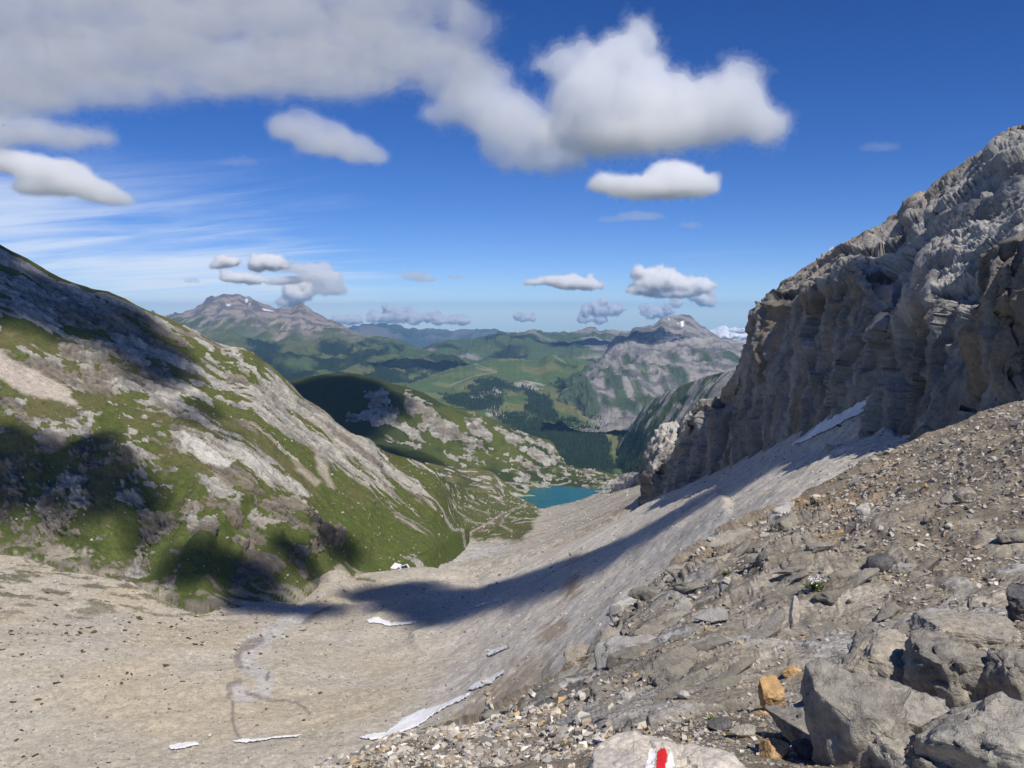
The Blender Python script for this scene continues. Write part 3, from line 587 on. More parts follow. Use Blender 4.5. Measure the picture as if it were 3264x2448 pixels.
fr = q - np.floor(q); ter = np.where(fr < .75, fr / .75, (1 - fr) / .25) - .5      # bed edges
h = big * 5 + s1 * 2.2 + rk * (ter * 1.3 + ridged(A2 * .8, 4, 217) * 1.2 + s2 * 1.0 + bl * 2.6 - bj * .9 + bl2 * 1.2) + low * (knob * 2.0 + knob * bl2 * 2.2 + knob * bl * 1.5 + N3(Pf, 40, 4, 219) * 5) + N3(Pf, 6, 3, 221) * .35
rib = fbm(aniso(Pf, (0.05, .35, .25), 38, 200), 3, 223) * low * 10
h = h + rib
footd = np.interp(px, [q_[0] for q_ in lfoot], [q_[1] for q_ in lfoot]) - py; fade = sstep(4, 45, footd); h = h * (.25 + .75 * fade)
v = np.repeat(np.arange(left.nv), left.nu) / (left.f - 1.); h *= 1 - .7 * sstep(.95, 1, v)
left.P = (Pf + n * h[:, None]).reshape(left.P.shape)
g = mix(GRASS, OLIVE, np.clip(.32 + N3(Pf, 30, 4, 225) + .3 * s2, 0, 1)); g = mix(g, GRASS * np.array((.85, .98, .8)), sstep(480, 540, py) * .6)
rc = mix(LROCK, BROCK, sstep(-.25, .4, fbm(A1 * .7, 4, 227) - .1 + .55 * low)); rc = mix(rc, DROCK, sstep(.1, .55, fbm(A2, 4, 229)) * .55); rc = rc * (1 + .35 * (bl2 + bl * .7))[:, None]
msk = np.maximum(r - .1, np.where(low > .2, np.minimum(kf - .23, (low - .2) * .6), -1.)); msk = np.maximum(msk, slab * .6 - .25)
rc = mix(rc, (.60, .57, .51), slab * sstep(-.5, .1, s2)); rc = mix(rc, (.48, .415, .34), pale); c = mix(g, (.48, .415, .34), pale)
foot = sstep(-2.5, 2.5, py - np.interp(px, [-150, 0, 40, 90, 130, 200, 240, 275, 300, 345, 385, 400, 470], [520, 545, 541, 552, 574, 600, 585, 582, 590, 566, 590, 600, 600]) + w * .8)
c = mix(c, .85 * mix(TAN, BROCK, sstep(-.3, .5, N3(Pf, 20, 4, 231))), foot * sstep(-.15, .15, fbm(A2, 4, 233) + .22))
left.col = c.reshape(left.P.shape); left.colB = rc.reshape(left.P.shape); left.msk = msk * (1 - foot) - .3 * foot
M_LEFT = mat_terrain('bedded_slope', 2.6, .8, .42, 4, dist=1.2, along=tdir, ratio=4.5, two=(.55, .8), speck=1.3, sk=.2)
left.mesh('left_slope', M_LEFT, kind='structure')

# ---- scree bowl and the long scree slope under the cliffs ---------------------------------
brow = [(-150, 530, 690), (0, 540, 660), (130, 574, 610), (200, 600, 570), (260, 592, 615), (275, 588, 640), (300, 590, 660), (318, 574, 690), (330, 569, 700), (345, 571, 705), (352, 577, 705), (365, 574, 710), (385, 571, 715), (410, 568, 715), (430, 567.5, 715), (455, 572, 700), (478, 575, 690), (489, 569, 685),
        (513, 563, 680), (540, 553.6, 670), (577, 539, 655), (620, 518, 645), (672, 489, 650), (726, 466, 560), (786, 437, 440), (839, 409, 355), (883, 391, 305), (896, 432, 275), (940, 434, 210), (980, 430, 190)]
bowl = Patch(np.concatenate([np.arange(-450, -40, 4.), np.arange(-40, 980, 1.15)]), [
    [(-150, 820, 290), (0, 820, 275), (200, 820, 270), (350, 800, 260), (450, 780, 250), (550, 720, 215), (650, 640, 180), (750, 560, 165), (850, 510, 150), (980, 470, 150)],
    [(-150, 650, 430), (0, 650, 430), (200, 650, 450), (300, 650, 470), (450, 650, 470), (550, 615, 380), (650, 555, 350), (750, 500, 270), (850, 452, 250), (980, 450, 170)],
    [(-150, 590, 540), (0, 595, 530), (130, 620, 510), (200, 630, 500), (300, 610, 570), (450, 605, 580), (550, 575, 520), (650, 525, 500), (750, 478, 380), (850, 430, 295), (980, 445, 178)],
    brow, [(a, b + 14, d + 45) for a, b, d in brow]], [120, 52, 52, 5], front=3, bv=21, bu=21, ru=73)
Pf, px, py = bowl.flat(); n = bowl.normals(bowl.P0).reshape(-1, 3)
w = N3(Pf, 30, 4, 301) * 5; w2 = N3(Pf, 8, 4, 303) * 2.5
flow = aniso(Pf, at(700, 470, 600) - at(500, 590, 520), 11, 170)            # streaks of sorted stones down the fan
stf = fbm(flow, 4, 305); mott = N3(Pf, 25, 5, 307)
right = sstep(360, 520, px + w * 4)
c = mix(TAN, GSCREE, np.clip(.35 + right * .6 + mott * .5, 0, 1))
c = c * (1 + .16 * right)[:, None]; c = mix(c, (.60, .555, .49), sstep(.1, .5, stf) * right * .4); c = mix(c, (.27, .24, .205), sstep(.25, .6, -stf) * right * .2)
c = mix(c, (.48, .40, .28), sstep(.0, .5, N3(Pf, 60, 3, 309)) * (1 - right) * .6)
# stream bed: pale grey gravel with a dark bank
bed = [(305, 612), (285, 622), (275, 636), (262, 642), (248, 650), (243, 660), (246, 668), (258, 675), (266, 680), (262, 690)]
c = mix(c, (.47, .45, .43), np.maximum(lmask(px + w2, py + w2, bed, 11) * .8, .8 * pmask(px + w2, py + w2, [(228, 690), (245, 686), (262, 694), (250, 702), (232, 700)], 4)))
for line, ww in (([(262, 642), (240, 650), (236, 660), (240, 668)], 5), ([(268, 674), (266, 682)], 2.5), ([(240, 684), (230, 688), (228, 696)], 4), ([(245, 693), (262, 696), (290, 700), (304, 708), (310, 714)], 2.2), ([(232, 700), (232, 720), (238, 735), (246, 741)], 2.0), ([(300, 622), (318, 612), (330, 606)], 3)):
    c = mix(c, (.22, .19, .165), .75 * lmask(px + w2 * .6, py + w2 * .6, line, ww))
# ochre and brown gravel patches
for poly, k in (([(563, 595), (570, 580), (582, 577), (582, 586), (575, 596), (566, 598)], .75), ([(562, 566), (572, 555), (590, 547), (585, 555), (570, 568)], .45), ([(535, 640), (548, 622), (567, 617), (566, 628), (548, 640), (536, 645)], .7),
                ([(470, 700), (505, 675), (540, 660), (560, 655), (545, 680), (500, 712), (440, 730), (450, 715)], .55), ([(395, 742), (420, 728), (460, 715), (440, 735)], .5), ([(505, 665), (530, 655), (545, 648), (548, 655), (520, 668)], .5)):
    c = mix(c, (.30, .215, .13), k * pmask(px + w2 * 1.5, py + w2 * 1.5, poly, 3.5))
c = mix(c, (.2, .185, .165), .5 * pmask(px + w2 * 2, py + w2 * 2, [(480, 715), (530, 695), (575, 672), (600, 660), (560, 700), (500, 735)], 6))
# turf creeping onto the left foot of the bowl
tf = sstep(.12, .4, N3(Pf * np.array((.5, 1, 1)), 9, 4, 311) - .15 * sstep(560, 640, py) + .25 * pmask(px + w, py + w, [(-150, 520), (0, 540), (130, 575), (200, 600), (330, 590), (300, 610), (190, 620), (100, 590), (-150, 560)], 6)) * sstep(300, 200, px) * sstep(650, 590, py)
c = mix(c, (.10, .095, .05), tf * .8)
c = mix(c, OLIVE * .8, .8 * np.maximum(lmask(px, py + w2 * .4, [(357, 578), (366, 579.5), (375, 582)], 1.8), lmask(px, py, [(392, 569), (420, 566), (440, 568), (470, 573)], 1.6)))
h = N3(Pf, 70, 4, 313) * 3.2 * (1 - .5 * right) + N3(Pf, 16, 4, 315) * .7 + N3(Pf, 4, 3, 317) * .25 + stf * right * .35
h = h + 2.2 * pmask(px, py, [(-150, 600), (90, 605), (160, 640), (120, 690), (-150, 660)], 30) + 3.5 * lmask(px, py, [(420, 640), (520, 600), (640, 545), (720, 505)], 14) * .6
v = np.repeat(np.arange(bowl.nv), bowl.nu) / (bowl.f - 1.); h *= 1 - .6 * sstep(.96, 1, v)
bowl.P = (Pf + n * h[:, None]).reshape(bowl.P.shape); bowl.col = c.reshape(bowl.P.shape)
M_SCREE = mat_terrain('scree', 3, .35, .28, 5, dist=.5, speck=.8, sk=.28)
bowl.mesh('scree_bowl', M_SCREE, kind='structure')

# ---- the cliffs on the right ---------------------------------------------------------------
cf = [(650, 492, 760), (661, 486, 690), (672, 490, 655), (693, 486, 600), (726, 472, 545), (754, 459, 490), (786, 443, 430), (807, 427, 395), (839, 415, 350), (860, 403, 325), (880, 397, 305), (888, 412, 288), (896, 440, 262), (913, 448, 240), (940, 445, 210), (1024, 425, 165), (1190, 380, 125)]
cl = [(650, 480, 770), (661, 472, 700), (672, 462, 675), (680, 452, 650), (695, 418, 620), (705, 410, 605), (726, 410, 560), (735, 396, 545), (746, 372, 525), (752, 345, 515), (765, 318, 500), (775, 300, 490), (800, 304, 440), (818, 292, 415), (843, 278, 378), (862, 272, 350), (878, 300, 318), (890, 335, 292), (905, 318, 268), (934, 296, 232), (972, 304, 205), (1006, 291, 186), (1024, 268, 178), (1190, 190, 138)]
ct = [(650, 478, 790), (660, 484, 720), (665, 470.6, 720), (671.5, 458, 700), (680, 449.6, 680), (687, 428, 660), (694.8, 411.5, 640), (701, 401, 630), (716, 407, 620), (726.6, 405, 600), (731, 392.4, 580), (740, 377, 565), (745.5, 362, 560), (748, 345, 560), (752, 331, 560), (762.6, 316, 560), (769, 299, 550), (777.4, 288.6, 540), (794, 277, 500), (815.5, 261, 455), (843, 248.4, 415), (870.6, 231.5, 380),
      (887.6, 220.9, 360), (908.7, 210.3, 338), (911, 199.7, 336), (916, 192.3, 334), (930, 192.3, 322), (934, 184.9, 316), (966, 161.6, 292), (997.7, 140.4, 272), (1006, 129.8, 264), (1024, 124.5, 252), (1100, 90, 225), (1190, 60, 205), (1500, -20, 190)]
CTD = lin((744, 560), (770, 560), (815, 530), (870, 490), (916, 470), (966, 450), (1024, 430), (1190, 400))
ct = [(a, b, CTD(a) if a > 745 else d) for a, b, d in ct]
cmid = []
for (a, b, d) in ct:
    ly = float(np.interp(a, [q[0] for q in cl], [q[1] for q in cl])); ld = float(np.interp(a, [q[0] for q in cl], [q[2] for q in cl]))
    cmid.append((a, ly * .5 + b * .5, 1 / (.5 / ld + .5 / d) * .97))
cwall = []
for (a, b, d) in cf:
    ly = float(np.interp(a, [q[0] for q in cl], [q[1] for q in cl])); ld = float(np.interp(a, [q[0] for q in cl], [q[2] for q in cl]))
    cwall.append((a, b * .45 + ly * .55, d * .5 + ld * .5))
cliff = Patch(np.concatenate([np.arange(650, 1060, .8), np.arange(1060, 1500, 3.)]), [[(a, b + 30, d - 12) for a, b, d in cf], cf, cwall, cl, cmid, ct, [(a, b + 16, d * 1.25) for a, b, d in ct]], [10, 75, 75, 75, 90, 5], front=5, bv=5, bu=5)
Pf, px, py = cliff.flat(); n = cliff.normals(cliff.P0).reshape(-1, 3)
w_c = N3(Pf, 30, 3, 437); flut = ridged(Pf * np.array((1, 1, .22)) / 26, 5, 401, .55); flu2 = ridged(Pf * np.array((1, 1, .3)) / 8, 4, 403, .55)
blk = fbm(Pf / 34, 5, 405, .55); crk = ridged(Pf / 15, 4, 407)
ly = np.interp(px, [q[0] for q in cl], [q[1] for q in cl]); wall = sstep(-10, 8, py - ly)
tsl = at(1024, 250, 200) - at(880, 330, 260)
sl = fbm(aniso(Pf, tsl, 6, 60), 5, 409)
bl, bj = blocks(Pf * np.array((1, 1, .22)) / 10 + w_c[:, None] * .5, 431, .14, .7); bl2, bj2 = blocks(Pf * np.array((1, 1, .4)) / 3.2 + w_c[:, None], 433, .14, .8); bs, bsj = blocks(aniso(Pf, tsl, 4, 14), 435)
bB, bBj = blocks(Pf * np.array((1, 1, .22)) / 30 + w_c[:, None] * .3, 451, .06, .9); bS, bSj = blocks(aniso(Pf, tsl, 20, 85) + w_c[:, None] * .25, 453, .05, .5); crF = ridged(Pf / 6, 4, 455, .6); fnF = fbm(Pf / 4, 5, 457, .6)
h = wall * (flut * 5.0 + flu2 * 1.1 + blk * 4 + bB * 10 - bBj * 1.2 + bl * 4.5 - bj * 1.2 + bl2 * .5 + fnF * .9 + crF * .7) + (1 - wall) * (blk * 3.5 + sl * 1.6 + bS * 7 - bSj * 1.0 + bs * .9 + bl * .8 + crF * .8 + fnF * .9 + flu2 * .4) + N3(Pf, 3, 3, 411) * .4
v = np.repeat(np.arange(cliff.nv), cliff.nu) / (cliff.f - 1.); h *= 1 - .72 * sstep(.94, 1, v)
h *= 1 - .6 * sstep(720, 690, px) * sstep(430, 400, py)
cliff.P = (Pf + n * h[:, None]).reshape(cliff.P.shape)
w2 = N3(Pf, 10, 4, 413)
c = mix((.41, .395, .37), (.28, .268, .252), sstep(-.3, .4, N3(Pf, 22, 5, 415)))
c = mix(c, (.40, .38, .345), sstep(.15, .55, sl) * (1 - wall) * .8)
c = mix(c, (.33, .285, .235), (1 - wall) * sstep(26, 8, py - np.interp(px, [q[0] for q in ct], [q[1] for q in ct]) + w2 * 8) * .8)
c = mix(c, (.2, .19, .18), wall * .2); c = mix(c, (.34, .24, .13), wall * sstep(.3, .6, N3(Pf * np.array((1, 1, .2)), 9, 4, 417)) * .5)  # first step paints the shade of the wall into its colour
c = mix(c, (.48, .46, .42), .8 * pmask(px + w2 * 8, py + w2 * 8, [(905, 315), (935, 290), (1000, 225), (1060, 190), (1060, 240), (1010, 285), (970, 298), (940, 300)], 8) * sstep(-.3, .2, sl))  # sunlit look of the big slab painted in as a paler tone
c = mix(c, (.5, .46, .40), .6 * pmask(px + w2 * 5, py + w2 * 5, [(655, 440), (690, 412), (700, 402), (712, 408), (690, 440), (672, 465)], 4))
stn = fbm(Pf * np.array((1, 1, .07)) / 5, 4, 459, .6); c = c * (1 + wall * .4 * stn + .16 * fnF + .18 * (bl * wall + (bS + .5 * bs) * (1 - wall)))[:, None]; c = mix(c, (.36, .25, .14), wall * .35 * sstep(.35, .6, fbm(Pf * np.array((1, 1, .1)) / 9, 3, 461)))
c = c * (.95 - .14 * wall)[:, None] * np.array((1.0, .995, .98))  # wall colour lowered again to deepen its shade
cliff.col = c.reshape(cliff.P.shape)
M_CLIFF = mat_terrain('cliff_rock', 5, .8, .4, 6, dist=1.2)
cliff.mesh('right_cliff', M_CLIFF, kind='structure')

# pale pinnacled buttress beyond the cliff
pt = [(612, 486, 1300), (619, 484, 1290), (628, 477, 1240), (640, 474, 1150), (646.5, 468, 1080), (649, 455, 1060), (655, 436, 1050), (662, 424, 1050), (669, 423, 1050), (676, 421, 1050), (680.5, 427, 1040), (683, 417, 1020), (694.7, 410, 1000), (699, 400, 1000), (706, 400, 990), (710, 405, 990), (716, 400, 990), (745, 375, 980), (770, 360, 960)]
pin = Patch(np.arange(612, 770, .5), [[(612, 500, 1180), (770, 500, 800)], [(612, 488, 1230), (650, 474, 1010), (670, 466, 960), (770, 450, 860)], pt, [(a, b + 14, d + 90) for a, b, d in pt]], [8, 110, 5], front=2, bv=5, bu=3)
Pf, px, py = pin.flat(); n = pin.normals(pin.P0).reshape(-1, 3)
bl, bj = blocks(Pf * np.array((1, 1, .4)) / 9, 439); bl2, bj2 = blocks(Pf / 3.5, 441)
h = ridged(Pf * np.array((1, 1, .3)) / 22, 5, 421, .6) * 6 + N3(Pf, 9, 4, 423) * 2 + bl * 4 + bl2 * 1.6
v = np.repeat(np.arange(pin.nv), pin.nu) / (pin.f - 1.); h *= 1 - .7 * sstep(.93, 1, v)
pin.P = (Pf + n * h[:, None]).reshape(pin.P.shape)
pin.col = mix((.50, .47, .42), (.3, .27, .23), sstep(-.1, .4, N3(Pf, 14, 5, 425))).reshape(pin.P.shape)
pin.mesh('rock_pinnacles', M_CLIFF, kind='structure')

# ---- the near slope the photographer stands on ------------------------------------------------
fcrest = [(240, 800, 8.5), (319, 768, 9.5), (356, 756, 10), (400, 736, 11), (448, 725, 12), (494, 717, 13.5), (522, 697, 15), (550, 684, 16.5), (570, 668, 17.5), (596, 642, 18.5), (614, 624, 19.5), (632, 605, 20.5), (651, 583, 21.5), (690, 552, 23.5), (712, 536, 25), (732, 526, 27), (766, 509, 29), (800, 500.5, 31), (826, 483, 33), (861, 461, 35), (892, 450, 36), (923, 437, 37), (955, 426, 38), (987, 411.5, 39), (1024, 399, 40), (1190, 345, 42), (1600, 230, 45)]
fore = Patch(np.concatenate([np.arange(240, 1070, .95), np.arange(1070, 1600, 4.)]), [
    [(240, 1150, 3.2), (600, 1150, 2.6), (1190, 1150, 2.4)],
    [(240, 830, 7.0), (320, 790, 7.6), (400, 775, 7.2), (500, 775, 6.4), (600, 775, 5.4), (700, 775, 5.0), (850, 775, 4.9), (1024, 775, 4.7), (1190, 775, 4.5)],
    [(240, 815, 7.8), (319, 779, 8.8), (400, 752, 9.0), (500, 742, 9.0), (600, 712, 8.4), (700, 700, 7.6), (850, 700, 6.6), (1024, 690, 6.1), (1190, 680, 5.8)],
    [(240, 808, 8.1), (319, 773, 9.2), (400, 743, 10.2), (500, 728, 11), (600, 672, 12.2), (700, 622, 12.6), (850, 590, 11.4), (1024, 560, 11), (1190, 530, 11)],
    [(240, 804, 8.3), (319, 770, 9.4), (400, 739, 10.7), (500, 720, 12.6), (600, 652, 15.6), (700, 576, 18.5), (850, 516, 20), (1024, 470, 20), (1190, 430, 20)],
    fcrest, [(a, b + 40, d * 1.25 + 1) for a, b, d in fcrest], [(a, b + 140, d * 1.5 + 3) for a, b, d in fcrest]], [24, 76, 92, 80, 84, 5, 4], front=5, bv=25, bu=25, ru=73)
Pf, px, py = fore.flat(); n = fore.normals(fore.P0).reshape(-1, 3)
tf_ = np.array((6.4, 1.0, 1.9))                                   # the beds strike up to the right
w = N3(Pf, 1.6, 4, 501); w2 = N3(Pf, .5, 4, 503)
B1 = aniso(Pf, tf_, .5, 3.4); B2 = aniso(Pf, tf_, .13, 1.1)
slabz = np.zeros(len(px), np.float32)
for poly, k in (([(490, 722), (560, 688), (620, 640), (690, 605), (760, 590), (800, 560), (850, 565), (880, 590), (830, 640), (780, 690), (720, 720), (640, 740), (560, 728)], .75), ([(780, 690), (830, 640), (900, 590), (1024, 545), (1190, 500), (1190, 590), (1024, 620), (900, 660), (830, 720), (790, 740)], 1.0),
                ([(570, 672), (640, 600), (700, 560), (740, 585), (690, 620), (620, 655)], .6), ([(640, 720), (720, 668), (800, 625), (860, 600), (880, 610), (820, 660), (740, 705), (660, 740)], .8), ([(700, 545), (770, 510), (820, 505), (850, 530), (780, 560), (720, 575)], .45), ([(860, 545), (930, 510), (960, 520), (900, 570)], .5)):
    slabz = np.maximum(slabz, k * pmask(px + w * 22, py + w * 14, poly, 10))
slabz = np.clip(slabz + .12 * fbm(B1, 4, 505), 0, 1)
slabm = sstep(.28, .55, slabz + .45 * fbm(B1 * .6, 4, 507))
rg = ridged(B1, 5, 509, .55); rg2 = ridged(B2, 4, 511, .6); blk = fbm(Pf / .8, 5, 513, .55)
wl = fbm(Pf / 1.3, 2, 547); wv = np.stack([wl, fbm(Pf / 1.1 + 30, 2, 549), -wl], 1)
k1, j1 = blocks(aniso(Pf, tf_, .6, 2.4) + wv * .5, 541, .1, .4); k2, j2 = blocks(aniso(Pf, tf_, .2, .5) + wv * .8, 543, .14, .4); k3, j3 = blocks(aniso(Pf, tf_, .07, .13) + wv, 545)
kn = np.clip(pmask(px + w * 15, py + w * 10, [(760, 505), (800, 498), (860, 490), (880, 505), (850, 520), (790, 522)], 6) + pmask(px + w * 10, py + w * 10, [(600, 640), (640, 595), (700, 548), (740, 540), (720, 575), (650, 615)], 8), 0, 1)
h = N3(Pf, 5, 3, 515) * .30 + w * .07 + slabm * (rg * .05 + rg2 * .012 + k1 * .05 - j1 * .015 + k2 * .012 + fbm(B1 * 1.3, 5, 551, .6) * .10 + fbm(Pf / .3, 4, 553, .6) * .03 + .02) + (1 - slabm) * (N3(Pf, .35, 3, 517) * .03 + blk * .05 + k3 * .02 * sstep(14, 8, Pf[:, 1]) + k2 * .02)
h = h + kn * (ridged(Pf * np.array((1, 1, .35)) / .7, 5, 519, .6) * .12 + fbm(Pf / .5, 5, 555, .65) * .14)
v = np.repeat(np.arange(fore.nv), fore.nu) / (fore.f - 1.); h *= 1 - .55 * sstep(.96, 1, v)
h *= np.clip(Pf[:, 1] / 9, .35, 1.6)
fore.P = (Pf + n * h[:, None]).reshape(fore.P.shape)
deb = mix((.285, .238, .178), (.185, .158, .124), sstep(-.3, .4, N3(Pf, 1.1, 5, 521)))
deb = mix(deb, (.33, .29, .235), sstep(.1, .5, N3(Pf, .35, 4, 523)) * .6)
och = pmask(px + w * 20, py + w * 12, [(820, 486), (870, 462), (900, 450), (905, 462), (850, 490), (800, 505), (770, 512)], 8) + .6 * pmask(px + w * 20, py + w * 12, [(700, 545), (790, 500), (900, 500), (880, 530), (760, 545), (690, 590), (640, 620)], 10) * sstep(-.2, .3, N3(Pf, 1.6, 4, 525))
deb = mix(deb, (.36, .25, .135), np.clip(och, 0, 1) * .65)
slc = mix((.36, .345, .32), (.19, .18, .165), sstep(-.3, .4, fbm(B1 * .8, 5, 527))); slc = mix(slc, (.52, .50, .47), sstep(.25, .55, fbm(B2, 4, 529)) * .7); slc = mix(slc, (.30, .25, .18), sstep(.0, .4, N3(Pf, 1.8, 4, 531) + .4 * sstep(660, 590, py)) * .6)
c = mix(deb, slc, slabm)
c = c * (1 + (.22 * k2 + .25 * k3 + .2 * k1) * (.5 + .5 * slabm))[:, None]
fore.col = c.reshape(fore.P.shape)
M_FORE = mat_terrain('near_rock', .22, .9, .42, 5, dist=.05, speck=.03, sk=.35, along=tf_, ratio=4)
fore.mesh('near_slope', M_FORE, kind='structure')

# ================================================================== THE AIR
hz = bpy.data.meshes.new('haze'); bmh = bmesh.new(); bmesh.ops.create_cube(bmh, size=1)
for vv in bmh.verts: vv.co = Vector((vv.co.x * 88000, (vv.co.y + .5) * 47000 - 2500, -1501 if vv.co.z < 0 else 420))
bmh.to_mesh(hz); bmh.free()
link('haze', hz, mat_volume('haze', 2.1e-5, (.30, .60, 1.0), .0), kind='stuff', label='pale blue summer haze in the air over the valleys', category='haze')

# ================================================================== CLOUDS
def remesh(o, v):
    md = o.modifiers.new('r', 'REMESH'); md.mode = 'VOXEL'; md.voxel_size = v
    dg = bpy.context.evaluated_depsgraph_get(); m2 = bpy.data.meshes.new_from_object(o.evaluated_get(dg))
    old = o.data; o.modifiers.clear(); o.data = m2; bpy.data.meshes.remove(old); return m2

def getPN(me):
    n = len(me.vertices); P = np.empty(n * 3, np.float32); me.vertices.foreach_get('co', P)
    N = np.empty(n * 3, np.float32); me.vertex_normals.foreach_get('vector', N); return P.reshape(-1, 3), N.reshape(-1, 3)

def cloud_from(name, ell, vx, sz, dens, seed, amp=.5, shells=(('core', -.30, .16, .75), ('body', -.06, .30, .32), ('veil', .14, .55, .13)), **props):
    """a cloud of nested billowing shells of even mist: dense core, body and thin veil"""
    par = link(name, None, **props)
    bm = bmesh.new()
    for c, r in ell:
        q = bmesh.ops.create_icosphere(bm, subdivisions=3, radius=1)
        for vv in q['verts']:
            z = vv.co.z * r[2] * (.55 if vv.co.z < 0 else 1)
            vv.co = Vector((vv.co.x * r[0], vv.co.y * r[1], z)) + Vector(c)
    me = bpy.data.meshes.new(name); bm.to_mesh(me); bm.free()
    for nm, off, fa, dk in shells:
        o = link(nm, me.copy(), parent=par)
        vk = {'core': 2.3, 'body': 1.9, 'veil': 1.6}[nm]; m2 = remesh(o, vx * vk * 1.4); P, N = getPN(m2)
        h = ridged(P / sz / 1.3, 4, seed, .6) * amp * .6 * sz + fbm(P / sz * .7, 3, seed + 5) * amp * sz * .7 + off * sz + fbm(P / sz * 2.2, 5, seed + 9, .6) * fa * sz * 1.1
        m2.vertices.foreach_set('co', (P + N * h[:, None]).astype(np.float32).ravel()); m2.update()
        m2 = remesh(o, vx * vk); P, N = getPN(m2)
        m2.vertices.foreach_set('co', (P + N * ((fbm(P / sz * 6, 4, seed + 31, .7) * fa * .6 + ridged(P / sz * 2.6, 3, seed + 33) * .09) * sz)[:, None]).astype(np.float32).ravel()); m2.update()
        m2.materials.clear(); m2.materials.append(mat_volume('cloud_mist', 1.3 * dens * dk / sz, (1, 1, 1), .1))
    bpy.data.meshes.remove(me)
    return par

def cloud(blobs, label, alt=None, d=None, dens=1.0, seed=0, vox=2.0, group=None, deep=1.0, puff=0, **kw):
    ell = []; szs = []
    if puff:
        rp = np.random.default_rng(seed); blobs = list(blobs) + [(b[0] + b[2] * rp.uniform(-.85, .85), b[1] - b[3] * rp.uniform(-.1, .95), b[3] * rp.uniform(.4, .8), b[3] * rp.uniform(.35, .7)) + tuple(b[4:]) for b in blobs for _ in range(puff)]
    for b in blobs:
        dd = b[4] if len(b) > 4 else (d if d else alt / ((YH - b[1]) / F)); k = dd / F
        ell.append((at(b[0], b[1], dd), (b[2] * k, (b[2] + b[3]) * .55 * k * deep, b[3] * k))); szs.append(b[3] * k)
    dd = np.mean([e[0][1] for e in ell]); pr = dict(label=label, category='cloud')
    if group: pr['group'] = group
    return cloud_from('cloud', ell, vox * dd / F, float(np.mean(szs)), dens, seed, **pr, **kw)

# big bank along the top left
rk_ = np.random.default_rng(12); bank = []
for k in range(34):
    x_ = -110 + 600 * (k + rk_.random()) / 34; lo_ = float(np.interp(x_, [-110, 40, 110, 180, 260, 400, 450, 500], [125, 118, 104, 92, 92, 98, 88, 55]))
    y_ = lo_ - (lo_ + 55) * rk_.random() ** 1.15; bank.append((x_, y_, rk_.uniform(42, 95) * (.6 if x_ > 430 else 1), rk_.uniform(16, 30) * (.8 if y_ > 70 else 1.1)))
bank += [(40, 66, 120, 28), (150, 58, 110, 26), (265, 66, 110, 27), (380, 52, 100, 28), (440, 70, 60, 24), (95, 92, 90, 20), (225, 88, 80, 17), (340, 86, 70, 17), (0, 104, 80, 18), (60, 20, 150, 26), (220, 10, 150, 26), (370, 10, 110, 26), (150, -50, 200, 34), (350, -50, 150, 34)]
cloud(bank, 'huge white cloud bank filling the top left of the sky', alt=1500, dens=.24, seed=3, vox=1.5, deep=.8)
cloud([(480, 108, 38, 34), (505, 125, 42, 34), (530, 145, 34, 26), (520, 165, 30, 14), (555, 162, 34, 18), (500, 148, 24, 16), (450, 118, 24, 18)], 'ragged white cloud joining the big bank to the peaked cumulus', d=8300, dens=.3, seed=7, vox=1.6, puff=2)
cloud([(300, 132, 34, 14), (335, 148, 40, 15), (365, 158, 26, 12), (285, 125, 20, 14), (330, 132, 24, 10)], 'thin ragged cloud scrap hanging below the big bank', d=6800, dens=.2, seed=9, vox=1.5, puff=2)
cloud([(600, 105, 55, 45), (618, 70, 34, 34), (650, 110, 55, 34), (720, 112, 44, 36), (742, 125, 46, 26), (690, 132, 70, 20), (620, 138, 80, 22), (757, 128, 34, 22), (570, 130, 40, 24)], 'big peaked cumulus cloud in the upper middle of the sky', d=8500, dens=.55, seed=13, vox=1.5, puff=2)
cloud([(612, 186, 26, 11), (640, 188, 40, 12), (675, 180, 30, 18), (695, 188, 26, 15), (655, 192, 50, 8)], 'smaller flat cumulus just under the peaked cumulus', d=12500, dens=.8, seed=17, vox=1.3, puff=2)
cloud([(10, 165, 40, 14), (50, 172, 40, 14), (80, 188, 34, 13), (105, 198, 26, 9), (45, 190, 34, 9), (120, 203, 18, 4)], 'grey-edged cloud scrap at the left edge below the bank', d=8500, dens=.45, seed=19, vox=1.5, puff=2)
SM = dict(vox=.45, deep=.7, puff=6, amp=.6)
cloud([(0, 128, 60, 16), (40, 138, 50, 14), (80, 140, 40, 12), (-30, 140, 50, 22)], 'grey lower edge of cloud at far left under the bank', d=7400, dens=.3, seed=23, vox=1.7)
